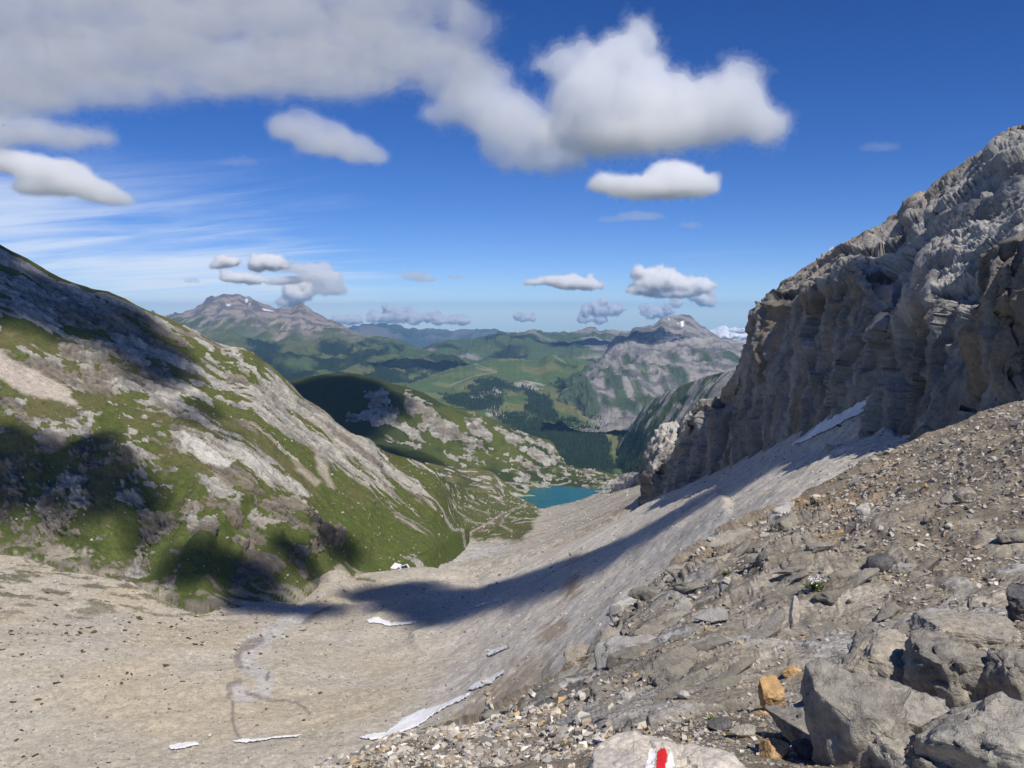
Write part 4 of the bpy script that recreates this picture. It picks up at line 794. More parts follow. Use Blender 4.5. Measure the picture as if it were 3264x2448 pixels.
for k, (bl, lab, dn) in enumerate((
    ([(226, 263, 14, 7), (220, 266, 10, 4)], 'small puffy cloud above and left of the brown peak, leftmost of its row', .7),
    ([(268, 264, 20, 9), (280, 267, 12, 6), (258, 268, 10, 5)], 'small bright cumulus right above the brown peak', .9),
    ([(240, 279, 20, 6), (228, 276, 8, 6), (252, 281, 16, 5)], 'small flat cloud low over the brown peak', .7),
    ([(286, 281, 18, 5), (276, 283, 12, 4)], 'tiny grey cloud between the brown and the pointed peak', .25),
    ([(300, 270, 20, 6), (318, 268, 14, 5), (322, 278, 22, 9), (330, 290, 18, 10)], 'grey ragged cloud over the pointed left peak', .25),
    ([(298, 296, 14, 11), (290, 302, 12, 7), (306, 292, 10, 10)], 'bright white cumulus right behind the pointed peak', 1.2),
    ([(192, 281, 10, 3.5)], 'faint grey cloud wisp left of the brown peak', .05),
    ([(415, 277, 15, 6), (424, 280, 14, 4), (455, 278, 10, 3)], 'dull grey cloud shred above the valley gap', .07),
    ([(576, 285, 24, 8), (556, 282, 18, 6), (590, 287, 14, 5), (535, 283, 14, 3)], 'flat grey-white cloud in the middle, left of the larger one', .7),
    ([(662, 284, 28, 13), (645, 290, 20, 8), (690, 288, 24, 9), (710, 286, 10, 4), (672, 294, 30, 6)], 'white cumulus to the right, above the right mountain', .9),
    ([(706, 302, 10, 8), (698, 298, 10, 5)], 'small round white puff right of the right mountain top', 1.0),
    ([(676, 304, 7, 5)], 'tiniest round puff over the right mountain top', .9),
    ([(640, 217, 26, 6), (690, 226, 14, 4), (612, 220, 16, 4)], 'faint grey shred far below the flat cumulus', .02),
    ([(880, 148, 22, 6)], 'lone faint wisp in the blue near the right peak', .012),
    ([(838, 254, 10, 5), (846, 251, 6, 4)], 'white cloud tip peeping over the right ridge', .9),
    ([(240, 163, 20, 6)], 'faint grey wisp under the big bank at left', .012))):
    d = np.clip(1450 / ((YH - bl[0][1]) / F), 7000, 30000)
    cloud(bl, lab, d=float(d) if bl[0][1] < 290 else 33000., dens=dn * 1.8, seed=101 + 7 * k, **SM)
# cumulus standing beyond the far ridges
rngc = np.random.default_rng(8)
for k, (x0, x1, y, hgt, lab) in enumerate(((336, 360, 322, 6, 'low cloud beside the pointed peak, left end of the horizon row'), (372, 408, 319, 9, 'tallest bright cumulus of the row on the horizon'), (410, 436, 320, 7, 'bright horizon cumulus, middle of the row'), (436, 466, 322, 6, 'long low horizon cumulus, right end of the row'),
        (518, 532, 319, 4.5, 'small white horizon cloud over the middle hills'), (580, 602, 320, 7, 'low cloud wrapped on the middle rocky peak'), (586, 620, 312, 9, 'tall bright cumulus on the horizon over the middle peak'), (644, 668, 314, 8, 'white cumulus behind the left shoulder of the right mountain'))):
    bl = []
    for j in range(5):
        t = (j + .5) / 5; r = hgt * (.55 + .5 * rngc.random()); bl.append((x0 + (x1 - x0) * t, y - r * .35 * rngc.random(), (x1 - x0) * .16 + 2, r))
    cloud(bl, lab, d=50000., dens=6., seed=301 + 9 * k, vox=.45, deep=.7, puff=4, amp=.6)

# clouds overhead, out of the picture, whose shadows lie on the land
def shade_cloud(label, pts, seed, alt=1000., dens=1.7):
    ell = []; sz = []
    for patch, x, y, r, fl in pts:
        c = patch.locate(x, y)[0][0]; t = (alt - c[2]) / SUN.z
        ell.append((c + np.array(SUN) * t, (r * fl, r, r * .5))); sz.append(r * .6)
    s_ = float(np.mean(sz))
    cloud_from('cloud', ell, s_ / 5, s_, dens, seed, amp=.55, shells=(('core', -.1, .25, .8), ('veil', .3, .4, .35)), label=label, kind='stuff')
shade_cloud('cloud bank overhead shading the top of the left slope', [(left, -60, 250, 60, 1.2), (left, 0, 290, 60, 1.2), (left, 50, 305, 55, 1.2), (left, 100, 325, 46, 1.2), (left, 140, 350, 38, 1.2), (left, 165, 375, 28, 1.2), (left, 200, 410, 18, 1.2), (left, 230, 440, 12, 1.2)], 801)
shade_cloud('cloud scraps overhead shading the lower left slope', [(left, 0, 465, 38, 1.3), (left, 50, 475, 40, 1.3), (left, 95, 490, 34, 1.2), (left, 130, 505, 26, 1.2), (left, 150, 530, 18, 1.2)], 803)
shade_cloud('cloud scraps overhead shading the foot of the left slope', [(left, 205, 565, 22, 1.3), (left, 245, 575, 24, 1.3), (left, 290, 560, 20, 1.3), (left, 335, 548, 20, 1.3), (bowl, 270, 605, 24, 1.3), (bowl, 315, 610, 18, 1.4)], 805)
shade_cloud('cloud overhead shading the dark dome hill', [(dome, 285, 395, 110, 1.2), (dome, 330, 390, 130, 1.2), (dome, 375, 398, 90, 1.2), (dome, 340, 420, 110, 1.2), (dome, 395, 455, 55, 1.3), (dome, 425, 462, 40, 1.3)], 807)
shade_cloud('long cloud streak overhead shading the lip of the bowl', [(bowl, 395, 592, 28, 1.6), (bowl, 440, 602, 34, 1.6), (bowl, 485, 597, 36, 1.6), (bowl, 525, 588, 34, 1.6), (bowl, 565, 574, 32, 1.6), (bowl, 605, 557, 30, 1.6), (bowl, 645, 537, 29, 1.6), (bowl, 690, 513, 26, 1.6), (bowl, 735, 488, 22, 1.6), (bowl, 775, 466, 17, 1.6), (bowl, 810, 447, 11, 1.6), (bowl, 425, 614, 18, 1.6)], 809, dens=2.0)

# ================================================================== THINGS ON THE LAND
rng = np.random.default_rng(5)
ICO = bmesh.new(); bmesh.ops.create_icosphere(ICO, subdivisions=1, radius=1); ICO.verts.ensure_lookup_table()
ICO_V = np.array([v.co[:] for v in ICO.verts]); ICO_F = np.array([[v.index for v in f.verts] for f in ICO.faces]); ICO.free()
ICO2 = bmesh.new(); bmesh.ops.create_icosphere(ICO2, subdivisions=2, radius=1)
ICO2_V = np.array([v.co[:] for v in ICO2.verts]); ICO2_F = np.array([[v.index for v in f.verts] for f in ICO2.faces]); ICO2.free()
def fine_ico(n):
    b = bmesh.new(); bmesh.ops.create_icosphere(b, subdivisions=n, radius=1)
    V = np.array([v.co[:] for v in b.verts]); F_ = np.array([[v.index for v in f.verts] for f in b.faces]); b.free(); return V, F_

def facet(V, r, cuts, lo=.45, hi=.85):
    """chop a ball with random planes so that it has the flat faces and edges of broken rock"""
    V = V.copy()
    for _ in range(cuts):
        nn = r.normal(size=3); nn /= np.linalg.norm(nn); c = r.uniform(lo, hi); e = V @ nn - c
        V -= np.outer(np.maximum(e, 0), nn)
    return V

def basis(nrm, r=None, spin=None):
    z = np.asarray(nrm, float); z = z / np.linalg.norm(z); a = r.uniform(0, 6.28) if spin is None else spin
    t = np.array((math.cos(a), math.sin(a), 0)); x = t - z * (t @ z); x /= np.linalg.norm(x); return np.stack([x, np.cross(z, x), z], 1)

STONE_COL = [(.40, .37, .325), (.27, .245, .215), (.50, .46, .39), (.36, .295, .215), (.48, .33, .16), (.21, .2, .195), (.62, .58, .51)]
M_STONE = [mat_plain('stone_%d' % k, c, .9, .15, .3, 14, .5, dist=.02) for k, c in enumerate(STONE_COL)]

CUBE_V = np.array([(x, y, z) for z in (-1, 1) for y in (-1, 1) for x in (-1, 1)], float)
CUBE_F = np.array([(0, 2, 3), (0, 3, 1), (4, 5, 7), (4, 7, 6), (0, 1, 5), (0, 5, 4), (2, 6, 7), (2, 7, 3), (0, 4, 6), (0, 6, 2), (1, 3, 7), (1, 7, 5)])
def scatter(name, pts, nrm, size, cols, mat, label, seed, flat=.6, embed=.25, stretch=1.6, **kw):
    """many small stones as one mesh"""
    r = np.random.default_rng(seed); n = len(pts); var = [CUBE_V * .72 * (1 + r.uniform(-.42, .3, (8, 1))) + r.normal(size=(8, 3)) * .16 for _ in range(24)]
    V = np.empty((n, 8, 3)); 
    for k in range(n):
        B = basis(nrm[k] + r.normal(size=3) * .25, r); sc3 = size[k] * np.array((r.uniform(.8, stretch), r.uniform(.7, 1.1), r.uniform(flat * .6, flat * 1.3)))
        V[k] = (var[k % 24] * sc3) @ B.T + pts[k] + nrm[k] * size[k] * flat * (1 - embed * 2)
    Fc = (CUBE_F[None] + (np.arange(n) * 8)[:, None, None]).reshape(-1, 3)
    me = new_mesh(name, V.reshape(-1, 3), Fc, 3, np.repeat(cols, 8, 0), smooth=False)
    return link(name, me, mat, kind='stuff', label=label, **kw)

def grid_pick(patch, n, r, keep=None, vmax=None):
    """random surface points, spread evenly over the picture"""
    out = []; Nn = patch.normals(); f = (vmax or patch.f) - 1
    iu = r.integers(1, patch.nu - 1, n * 3); iv = r.integers(1, f, n * 3)
    P = patch.P[iv, iu]; q = Nn[iv, iu]; X = patch.px[iv, iu]; Y = patch.py[iv, iu]
    ok = (X > -20) & (X < 1044) & (Y < 790)
    if keep is not None: ok &= keep(X, Y, P, iv, iu)
    sel = np.flatnonzero(ok)[:n]; return P[sel] + (r.random((len(sel), 1)) - .5) * (patch.P[iv[sel], iu[sel] - 1] - P[sel]), q[sel], X[sel], Y[sel]

# ---- gravel and stones of the near slope
slab_g = slabm.reshape(fore.nv, fore.nu)
def gkeep(X, Y, P, iv, iu): return (P[:, 1] > 3) & (rng.random(len(X)) > .82 * slab_g[iv, iu] + .1 * (Y < 560))
P, q, X, Y = grid_pick(fore, 38000, rng, gkeep)
base = np.array(STONE_COL)[rng.choice(7, len(P), p=[.27, .2, .14, .22, .025, .105, .04])]; near_left = sstep(720, 600, X) * sstep(680, 720, Y)
size = P[:, 1] / F * (.65 + 2.5 * rng.random(len(P)) ** 2.6 * (1 + .8 * near_left)); size = np.clip(size, .006, .2)
M_GRAVEL = mat_terrain('gravel', .08, .5, .25, 5, dist=.01)
scatter('gravel', P, q, size, base * rng.uniform(.75, 1.25, (len(P), 1)) * (1 + .25 * near_left[:, None]), M_GRAVEL, 'loose grey and brown gravel covering the near slope', 11)

STONE_ME = [new_mesh('stone', facet(ICO2_V, np.random.default_rng(900 + k), 9) * np.array((1.25, .95, .62)), ICO2_F, 3, smooth=False) for k in range(10)]
for me in STONE_ME: me.materials.append(M_STONE[0])
def stone(name, p, nrm, size, mk, r, sink=.3, tilt=.3, me=None, **props):
    me = me or STONE_ME[int(r.integers(10))]
    o = link(name, me, None, **props); B = basis(np.asarray(nrm) + r.normal(size=3) * tilt, r)
    o.matrix_world = Matrix.Translation(Vector(p) + Vector(nrm) * size * (.6 - sink)) @ Matrix(B.tolist()).to_4x4() @ Matrix.Diagonal((size * r.uniform(.85, 1.25), size * r.uniform(.8, 1.1), size * r.uniform(.75, 1.25), 1))
    o.material_slots[0].link = 'OBJECT'; o.material_slots[0].material = M_STONE[mk]; return o
rs = np.random.default_rng(77)
P, q, X, Y = grid_pick(fore, 260, rs, lambda X, Y, P, iv, iu: (P[:, 1] > 4.5) & (rs.random(len(X)) > .6 * slab_g[iv, iu]) & ~((X > 575) & (X < 1030) & (Y > 700)))
ORD = 'leftmost,second from left,third from left,fourth from left,fifth from left,sixth from left,seventh from left,eighth from left,ninth from left,tenth from left,eleventh from left,twelfth from left,thirteenth from left,fourteenth from left,fifteenth from left,sixteenth from left,seventeenth from left,eighteenth from left,nineteenth from left,twentieth from left'.split(',')
kinds = {}
for k in range(len(P)):
    left_heap = X[k] < 640 and Y[k] > 690
    sz = P[k, 1] / F * rs.uniform(2.4, 4.6) * (1.15 if left_heap else 1)
    mk = int(rs.choice(7, p=[.3, .2, .14, .2, .03, .08, .05]))
    tone = ('grey', 'dark grey', 'pale grey', 'brown', 'ochre', 'slate', 'whitish')[mk]; sname = 'larger' if sz * F / P[k, 1] > 3.6 else 'small'
    where = (('the bottom left heap' if Y[k] > 745 else 'the gravel heap edge') if left_heap else 'gravel by the painted boulder' if Y[k] > 690 else 'high gravel at right' if X[k] > 860 and Y[k] < 540 else 'the crest of the slope' if Y[k] < 540
             else 'slabs by the boulder cluster' if X[k] > 760 else 'slabs left of the plant')
    kinds.setdefault((sname, tone, where), []).append((X[k], stone('stone', P[k], q[k], sz, mk, rs, category='stone', group='loose stones on the near slope')))
for (sname, tone, where), items in kinds.items():
    items.sort(key=lambda t_: t_[0])
    for j, (x_, o) in enumerate(items):
        o['label'] = '%s %s stone lying on %s' % (sname, tone, where) if len(items) == 1 else '%s of the %s %s stones on %s' % (ORD[min(j, 19)], sname, tone, where)

def put(patch, x, y): P_, n_ = patch.locate(x, y); return P_[0], n_[0]
def big_rock(name, x, y, wpx, hpx, mk, seed, label, cuts=14, depth=.8, patch=None, sink=.35, spin=None, lo=.5, hi=.85, sub=5, rough=.06, tilt=(0, 0), mat=None, lift=0, planes=()):
    """one boulder of about wpx by hpx picture pixels, bedded on the slope at (x, y)"""
    r = np.random.default_rng(seed); p, nrm = put(patch or fore, x, y); k = p[1] / F
    V, F_ = fine_ico(sub)
    for pn, pc in planes:
        pn = np.array(pn) + r.normal(size=3) * .12; pn /= np.linalg.norm(pn); V = V - np.outer(np.maximum(V @ pn - pc * r.uniform(.85, 1.15), 0), pn)
    V = facet(V, r, cuts, lo, hi)
    V = V / np.abs(V).max(0); Q = V * np.array((wpx * k / 2, wpx * k / 2 * depth, hpx * k / 2)); m = min(wpx, hpx) * k / 2
    nv = V / np.linalg.norm(V, axis=1, keepdims=True)
    b1, j1 = blocks(Q / m / .55 + seed, seed); b2, j2 = blocks(Q / m / .2 + seed, seed + 3)
    Q = Q + nv * ((fbm(Q / m * 1.3 + seed, 5, seed) * rough * .8 + b1 * rough * 1.5 - j1 * rough * .7 + b2 * rough * .7 + fbm(Q / m * 9 + seed, 3, seed + 8) * rough * .3) * m)[:, None]
    o = link(name, new_mesh(name, Q, F_, 3), mat or M_BOULDER[mk], label=label, category='rock')
    o.location = Vector(p) + Vector((0, 0, hpx * k / 2 * (1 - sink * 2) + lift)); o.rotation_euler = (tilt[0], tilt[1], r.uniform(-.4, .4) if spin is None else spin)
    return o
def mat_boulder(name, c1, c2, vein=(.55, .53, .5), sc_=1.0, bmp=.85):
    m = bpy.data.materials.new(name); m.use_nodes = True; t = m.node_tree; n = t.nodes; L = t.links.new
    b = n['Principled BSDF']; b.inputs['Roughness'].default_value = .93; b.inputs['Specular IOR Level'].default_value = .15
    tc = n.new('ShaderNodeTexCoord')
    def noise(s, d=6, ro=.65):
        z = n.new('ShaderNodeTexNoise'); z.inputs['Scale'].default_value = s; z.inputs['Detail'].default_value = d; z.inputs['Roughness'].default_value = ro; L(tc.outputs['Object'], z.inputs['Vector']); return z
    n1 = noise(2.2 * sc_); n2 = noise(14 * sc_, 5, .75); n3 = noise(60 * sc_, 4, .7)
    cr = n.new('ShaderNodeValToRGB'); cr.color_ramp.elements[0].position = .38; cr.color_ramp.elements[1].position = .62
    cr.color_ramp.elements[0].color = (*c1, 1); cr.color_ramp.elements[1].color = (*c2, 1); L(n1.outputs[0], cr.inputs[0])
    mr = n.new('ShaderNodeMapRange'); mr.inputs['From Min'].default_value = .3; mr.inputs['From Max'].default_value = .7; mr.inputs['To Min'].default_value = .6; mr.inputs['To Max'].default_value = 1.38; L(n2.outputs[0], mr.inputs['Value'])
    mu = n.new('ShaderNodeVectorMath'); mu.operation = 'SCALE'; L(cr.outputs[0], mu.inputs[0]); L(mr.outputs[0], mu.inputs['Scale'])
    wv = n.new('ShaderNodeTexWave'); wv.inputs['Scale'].default_value = 1.1 * sc_; wv.inputs['Distortion'].default_value = 14; wv.inputs['Detail'].default_value = 4; wv.inputs['Detail Scale'].default_value = 1.4; L(tc.outputs['Object'], wv.inputs['Vector'])
    vr = n.new('ShaderNodeMapRange'); vr.inputs['From Min'].default_value = .9985; vr.inputs['From Max'].default_value = 1.0; L(wv.outputs['Fac'], vr.inputs['Value'])
    mx = n.new('ShaderNodeMix'); mx.data_type = 'RGBA'; mx.inputs[7].default_value = (*vein, 1); vk = n.new('ShaderNodeMath'); vk.operation = 'MULTIPLY'; vk.inputs[1].default_value = .3; L(vr.outputs[0], vk.inputs[0]); L(vk.outputs[0], mx.inputs[0]); L(mu.outputs[0], mx.inputs[6]); L(mx.outputs[2], b.inputs['Base Color'])
    ad = n.new('ShaderNodeMath'); ad.operation = 'MULTIPLY_ADD'; ad.inputs[1].default_value = .4; L(n3.outputs[0], ad.inputs[0]); L(n2.outputs[0], ad.inputs[2])
    bp = n.new('ShaderNodeBump'); bp.inputs['Strength'].default_value = bmp; bp.inputs['Distance'].default_value = .05; L(ad.outputs[0], bp.inputs['Height']); L(bp.outputs[0], b.inputs['Normal'])
    return m
M_BOULDER = [mat_boulder('boulder_grey', (.36, .34, .31), (.50, .45, .36)), mat_boulder('boulder_dark', (.26, .24, .215), (.43, .385, .31)), mat_boulder('boulder_tan', (.52, .455, .35), (.38, .345, .30)),
             mat_boulder('boulder_orange', (.60, .36, .15), (.66, .46, .25), (.7, .55, .36)), mat_boulder('boulder_pale', (.62, .60, .56), (.54, .50, .45)), mat_boulder('boulder_slate', (.13, .125, .125), (.19, .18, .175)), mat_boulder('boulder_beige', (.62, .55, .46), (.50, .455, .40), (.75, .7, .62), 2.0, .4)]

# broken ledges of bedrock along the beds of the near slope (pieces of the slope)
rl = np.random.default_rng(41); slope_o = bpy.data.objects['near_slope']; LEDGE = []
for k in range(9):
    r = np.random.default_rng(600 + k); V, F_ = fine_ico(4); V = facet(V, r, 16, .3, .62); V = V / np.abs(V).max(0); nv = V / np.linalg.norm(V, axis=1, keepdims=True)
    Q = V * np.array((1.7, .8, .55)); b1, j1_ = blocks(Q / .6 + k, 610 + k); b2, j2_ = blocks(Q / .22 + k, 620 + k)
    LEDGE.append(new_mesh('rock_ledge', Q + nv * (b1 * .14 - j1_ * .05 + b2 * .06 + fbm(Q * 2, 4, 630 + k) * .06)[:, None], F_, 3)); LEDGE[-1].materials.append(M_BOULDER[0])
P, q, X, Y = grid_pick(fore, 260, rl, lambda X, Y, P, iv, iu: (rl.random(len(X)) < slab_g[iv, iu] ** 2) & (Y < 728) & (P[:, 1] > 6) & ~((X > 770) & (Y > 640)))
for k in range(len(P)):
    o = link('rock_ledge', LEDGE[k % 9], parent=slope_o); s_ = P[k, 1] / F * rl.uniform(6, 21) * (1 if Y[k] > 600 else .75)
    x_ = tf_ / np.linalg.norm(tf_) + rl.normal(size=3) * .18; z_ = q[k] + rl.normal(size=3) * .2; z_ -= x_ * (z_ @ x_) / (x_ @ x_); x_ /= np.linalg.norm(x_); z_ /= np.linalg.norm(z_)
    B = np.stack([x_, np.cross(z_, x_), z_], 1)
    o.matrix_world = Matrix.Translation(Vector(P[k] + q[k] * s_ * .18)) @ Matrix(B.tolist()).to_4x4() @ Matrix.Diagonal((s_ * rl.uniform(.7, 1.4), s_, s_ * rl.uniform(.9, 1.7), 1))
    o.material_slots[0].link = 'OBJECT'; o.material_slots[0].material = M_BOULDER[int(rl.choice([0, 1, 2, 0, 4], p=[.4, .2, .1, .2, .1]))]

BR = [(812, 738, 62, 54, 1, 'low grey block with a pale flat top, left end of the boulder cluster'), (858, 738, 92, 110, 1, 'tallest dark-faced boulder in the middle of the cluster'), (884, 672, 84, 62, 2, 'tan topped boulder at the upper left of the cluster'),
      (922, 726, 74, 66, 0, 'grey boulder with a dark hollow face in mid cluster'), (888, 756, 60, 54, 0, 'small grey boulder at the bottom of the cluster'), (962, 672, 84, 84, 1, 'dark brown boulder at the upper right of the cluster'),
      (1000, 752, 120, 90, 0, 'broad smooth grey boulder filling the bottom right corner'), (1012, 672, 60, 100, 1, 'steep grey boulder cut by the right edge'), (1020, 610, 34, 34, 5, 'black shaded block high on the right edge'), (975, 634, 80, 26, 2, 'flat tan slab behind the dark brown boulder'),
      (925, 764, 50, 40, 1, 'half hidden dark boulder at the bottom edge of the cluster'), (840, 700, 44, 34, 0, 'tilted grey wedge beside the tan topped boulder')]
for k, (x, y, wp, hp, mk, lab) in enumerate(BR): big_rock('boulder', x, y + hp * .30, wp * 1.35, hp * 1.3, mk, 1000 + 7 * k, lab, cuts=9, lo=.42, hi=.72, depth=1.0, sink=.3, rough=.1, planes=(((-.85, -.4, -.3), .42), ((-.3, -.93, -.12), .5), ((.12, -.25, .95), .5)), spin=0)
big_rock('boulder', 771, 722, 30, 42, 3, 1203, 'pointed orange boulder standing on the gravel', cuts=10, sink=.05, rough=.05)
big_rock('stone', 764, 723, 20, 10, 3, 1207, 'flat orange stone at the foot of the pointed orange boulder', cuts=8, sink=.1, sub=4)
big_rock('stone', 792, 680, 22, 13, 3, 1211, 'small orange stone above the pointed orange boulder', cuts=8, sink=.15, sub=4)
big_rock('stone', 774, 768, 36, 20, 3, 1213, 'ochre stone at the bottom edge left of the boulder cluster', cuts=8, sink=.1, sub=4)
big_rock('stone', 806, 768, 28, 22, 5, 1217, 'blue-grey stone at the bottom edge under the low grey block', cuts=8, sink=.1, sub=4)
big_rock('stone', 632, 716, 18, 15, 4, 1219, 'pale round stone uphill left of the painted boulder', cuts=8, sink=.15, sub=4)
big_rock('stone', 687, 714, 14, 11, 4, 1223, 'pale square stone uphill of the painted boulder', cuts=8, sink=.1, sub=4)
big_rock('boulder', 792, 628, 11, 44, 6, 1229, 'upright cream coloured rock fin among the grey slabs', cuts=8, sink=.1, sub=4, depth=.7)
big_rock('boulder', 882, 572, 32, 20, 5, 1231, 'dark slate slab lying tilted on the middle of the slope', cuts=8, sink=.15, sub=4, tilt=(.2, -.25))
big_rock('boulder', 973, 528, 25, 18, 1, 1237, 'brown square boulder high on the slope near the right edge', cuts=8, sink=.15, sub=4)
big_rock('stone', 873, 549, 14, 14, 4, 1239, 'pale standing stone just above the dark slate slab', cuts=8, sink=.1, sub=4)
big_rock('stone', 745, 752, 26, 16, 0, 1241, 'grey stone between the painted boulder and the cluster', cuts=8, sink=.15, sub=4)
big_rock('stone', 722, 742, 26, 18, 5, 1243, 'blue-grey slabby stone right above the painted boulder', cuts=8, sink=.2, sub=4)

# ---- the boulder with the painted trail mark
mt = [(584, 790, 5.35), (588, 768, 5.4), (594.5, 750, 5.5), (600, 744, 5.55), (609, 738, 5.6), (618, 733, 5.65), (628, 731.5, 5.65), (634, 730.5, 5.65), (640, 733, 5.65), (650, 737.5, 5.65), (664, 741, 5.6), (677, 746, 5.6), (689, 744.5, 5.6), (702, 746.5, 5.55), (716.6, 748.5, 5.5), (726, 752, 5.45), (733.5, 756, 5.4), (743, 765, 5.35), (748, 775, 5.3), (752, 795, 5.25)]
mt = [(a, b, d * .80) for a, b, d in mt]
mb = Patch(np.arange(584, 752.1, .6), [[(584, 900, 3.7), (660, 900, 3.55), (752, 900, 3.65)], [(584, 800, 4.0), (660, 800, 3.85), (752, 800, 3.95)], mt, [(a, b + 2, d + .22) for a, b, d in mt], [(a, b + 70, d + .38) for a, b, d in mt]], [30, 90, 14, 20], front=2, bv=9, bu=9)
Pf, px, py = mb.flat(); n = mb.normals(mb.P0).reshape(-1, 3)
kk, jj = blocks(Pf / .22, 1301); kk2, _ = blocks(Pf / .07, 1303)
h = fbm(Pf / .18, 5, 1305) * .022 + kk * .028 - jj * .006 + kk2 * .008; v = np.repeat(np.arange(mb.nv), mb.nu) / (mb.f - 1.); h *= 1 - .6 * sstep(.93, 1, v) * (v <= 1)
mb.P = (Pf + n * h[:, None]).reshape(mb.P.shape); mb.col = np.broadcast_to((.4, .38, .34), mb.P.shape)
marked = mb.mesh('boulder', M_BOULDER[6], label='beige boulder at the bottom edge with red and white painted trail mark', category='rock')
def drape(patch, poly, off, step, wob=0, seed=0, dome_=0):
    """thin skin lying on a patch inside a picture polygon"""
    poly = np.asarray(poly, float); x0, y0 = poly.min(0) - 1; x1, y1 = poly.max(0) + 1
    gx = np.arange(x0, x1 + step, step); gy = np.arange(y0, y1 + step, step); X, Y = np.meshgrid(gx, gy); r = np.random.default_rng(seed)
    z = np.stack([X.ravel() * .35, Y.ravel() * .35, np.full(X.size, seed)], 1)
    m = pmask(X.ravel() + fbm(z, 3, seed) * wob, Y.ravel() + fbm(z + 40, 3, seed) * wob, poly, max(step * 1.5, 1.2))
    ins = (m > .5).reshape(X.shape); cell = ins[:-1, :-1] & ins[1:, :-1] & ins[:-1, 1:] & ins[1:, 1:]
    if not cell.any(): return None
    i = np.arange(X.size).reshape(X.shape); q = np.stack([i[:-1, :-1], i[:-1, 1:], i[1:, 1:], i[1:, :-1]], -1)[cell]
    us, inv = np.unique(q.ravel(), return_inverse=True); P_, N_ = patch.locate(X.ravel()[us], Y.ravel()[us])
    inner = np.clip((m[us] - .5) * 2, 0, 1)
    return P_ + N_ * off + np.array((0, 0, 1.)) * (dome_ * inner)[:, None], inv.reshape(-1, 4)
M_WHITE = mat_plain('white_paint', (.82, .81, .79), .8, .2, .12, 40, .3, dist=.004); M_RED = mat_plain('red_paint', (.62, .02, .025), .75, .25, .2, 40, .3, dist=.004)
for nm, poly, m_, lab in (('white_stripe', [(643.5, 785), (645.5, 768), (647.5, 757), (649, 748.5), (651, 746.5), (655, 746.8), (656.5, 750), (656, 757), (655, 768), (653, 785)], M_WHITE, None), ('red_stripe', [(655, 785), (656.5, 768), (657.8, 757), (659, 751.5), (661.5, 749.3), (665, 750.5), (666.5, 754), (666.3, 760), (665, 770), (663, 785)], M_RED, None),
                       ('white_stripe', [(663.5, 785), (665.3, 769), (667, 757), (669, 753.5), (671.5, 756), (675, 762), (675, 769), (673.5, 785)], M_WHITE, None)):
    vq = drape(mb, poly, .004, .45, .8, 7)
    link(nm, new_mesh(nm, vq[0], vq[1], 4), m_, parent=marked)

# ---- snow patches left from winter
M_SNOW = mat_plain('old_snow', (.80, .79, .78), .7, .25, .10, .12, .25, dist=.5)
for poly, lab, pt in (
    ([(365, 622.8), (378, 621.4), (391, 625), (411, 623.6), (421, 622.8), (411, 626.8), (389, 628.2), (369, 625.4)], 'long lens of old snow in the middle of the bowl', bowl), ([(468, 611.6), (480, 607.5), (492, 605.6), (490, 607.6), (478, 610.5)], 'thin faint snow streak up the scree right of the snow lens', bowl),
    ([(486.5, 654), (491, 650), (507, 646.8), (508.5, 650), (500, 653), (488, 655.5)], 'short thick snow patch below the brown gravel fan', bowl), ([(467, 693), (476, 686.2), (487, 679.8), (505, 672.3), (507, 674.2), (491, 685.5), (478, 690.5)], 'upper part of the long snow strip at the slope foot', bowl),
    ([(358, 736.2), (369, 733), (386, 730.4), (402, 719), (410, 715.6), (430, 710), (443, 705.4), (459, 699), (472, 694.4), (470, 698), (448, 709), (422, 722), (393, 733.8), (371, 738.5)], 'longest snow strip along the foot of the near slope', bowl), ([(229, 741), (244, 739), (273, 737), (303, 734.2), (297, 737.6), (273, 739.8), (244, 743)], 'narrow snow strip at the bottom left of the bowl', bowl),
    ([(168.5, 747), (180, 744.8), (198, 744.2), (200, 746.2), (180, 751.8), (170, 751)], 'leftmost small snow patch at the bottom of the bowl', bowl), ([(789, 448), (811, 433), (832, 418.5), (858, 403), (884, 394.5), (868, 407), (846, 420.5), (826, 432), (805, 442)], 'steep snow tongue at the foot of the right cliff', bowl),
    ([(872.5, 424), (879, 416), (890, 415.8), (886, 423), (873, 427.5)], 'small shaded snow patch right of the steep snow tongue', bowl), ([(216, 597.4), (226, 597.8), (225, 599.8), (217, 599.4)], 'tiny snow patch under the shaded left slope', bowl)):
    vq = drape(pt, poly, .45, .4, .6, 31, .5)
    if vq: link('snow_patch', new_mesh('snow_patch', vq[0], vq[1], 4), M_SNOW, label=lab, category='snow', group='snow patches of the bowl')

# ---- stones and turf of the bowl
rb = np.random.default_rng(15)
P, q, X, Y = grid_pick(bowl, 9000, rb, lambda X, Y, P, iv, iu: (P[:, 1] > 160) & (rb.random(len(X)) > .6 * sstep(380, 560, X)))
cols = np.array([(.55, .51, .45), (.24, .21, .18), (.40, .36, .31)])[rb.choice(3, len(P), p=[.4, .35, .25])]
scatter('scree_stones', P, q, P[:, 1] / F * (.35 + 1.1 * rb.random(len(P)) ** 4), cols, M_GRAVEL, 'small scattered stones over the pale scree bowl', 17, flat=.7)
P, q, X, Y = grid_pick(valley, 2500, rb, None)
scatter('valley_stones', P, q, P[:, 1] / F * (.3 + .9 * rb.random(len(P)) ** 4), np.array([(.52, .49, .44), (.34, .3, .26)])[rb.choice(2, len(P))], M_GRAVEL, 'pale stones dotted over the valley meadow and scree', 19, flat=.7)
P, q, X, Y = grid_pick(left, 1600, rb, lambda X, Y, P, iv, iu: Y > 380)
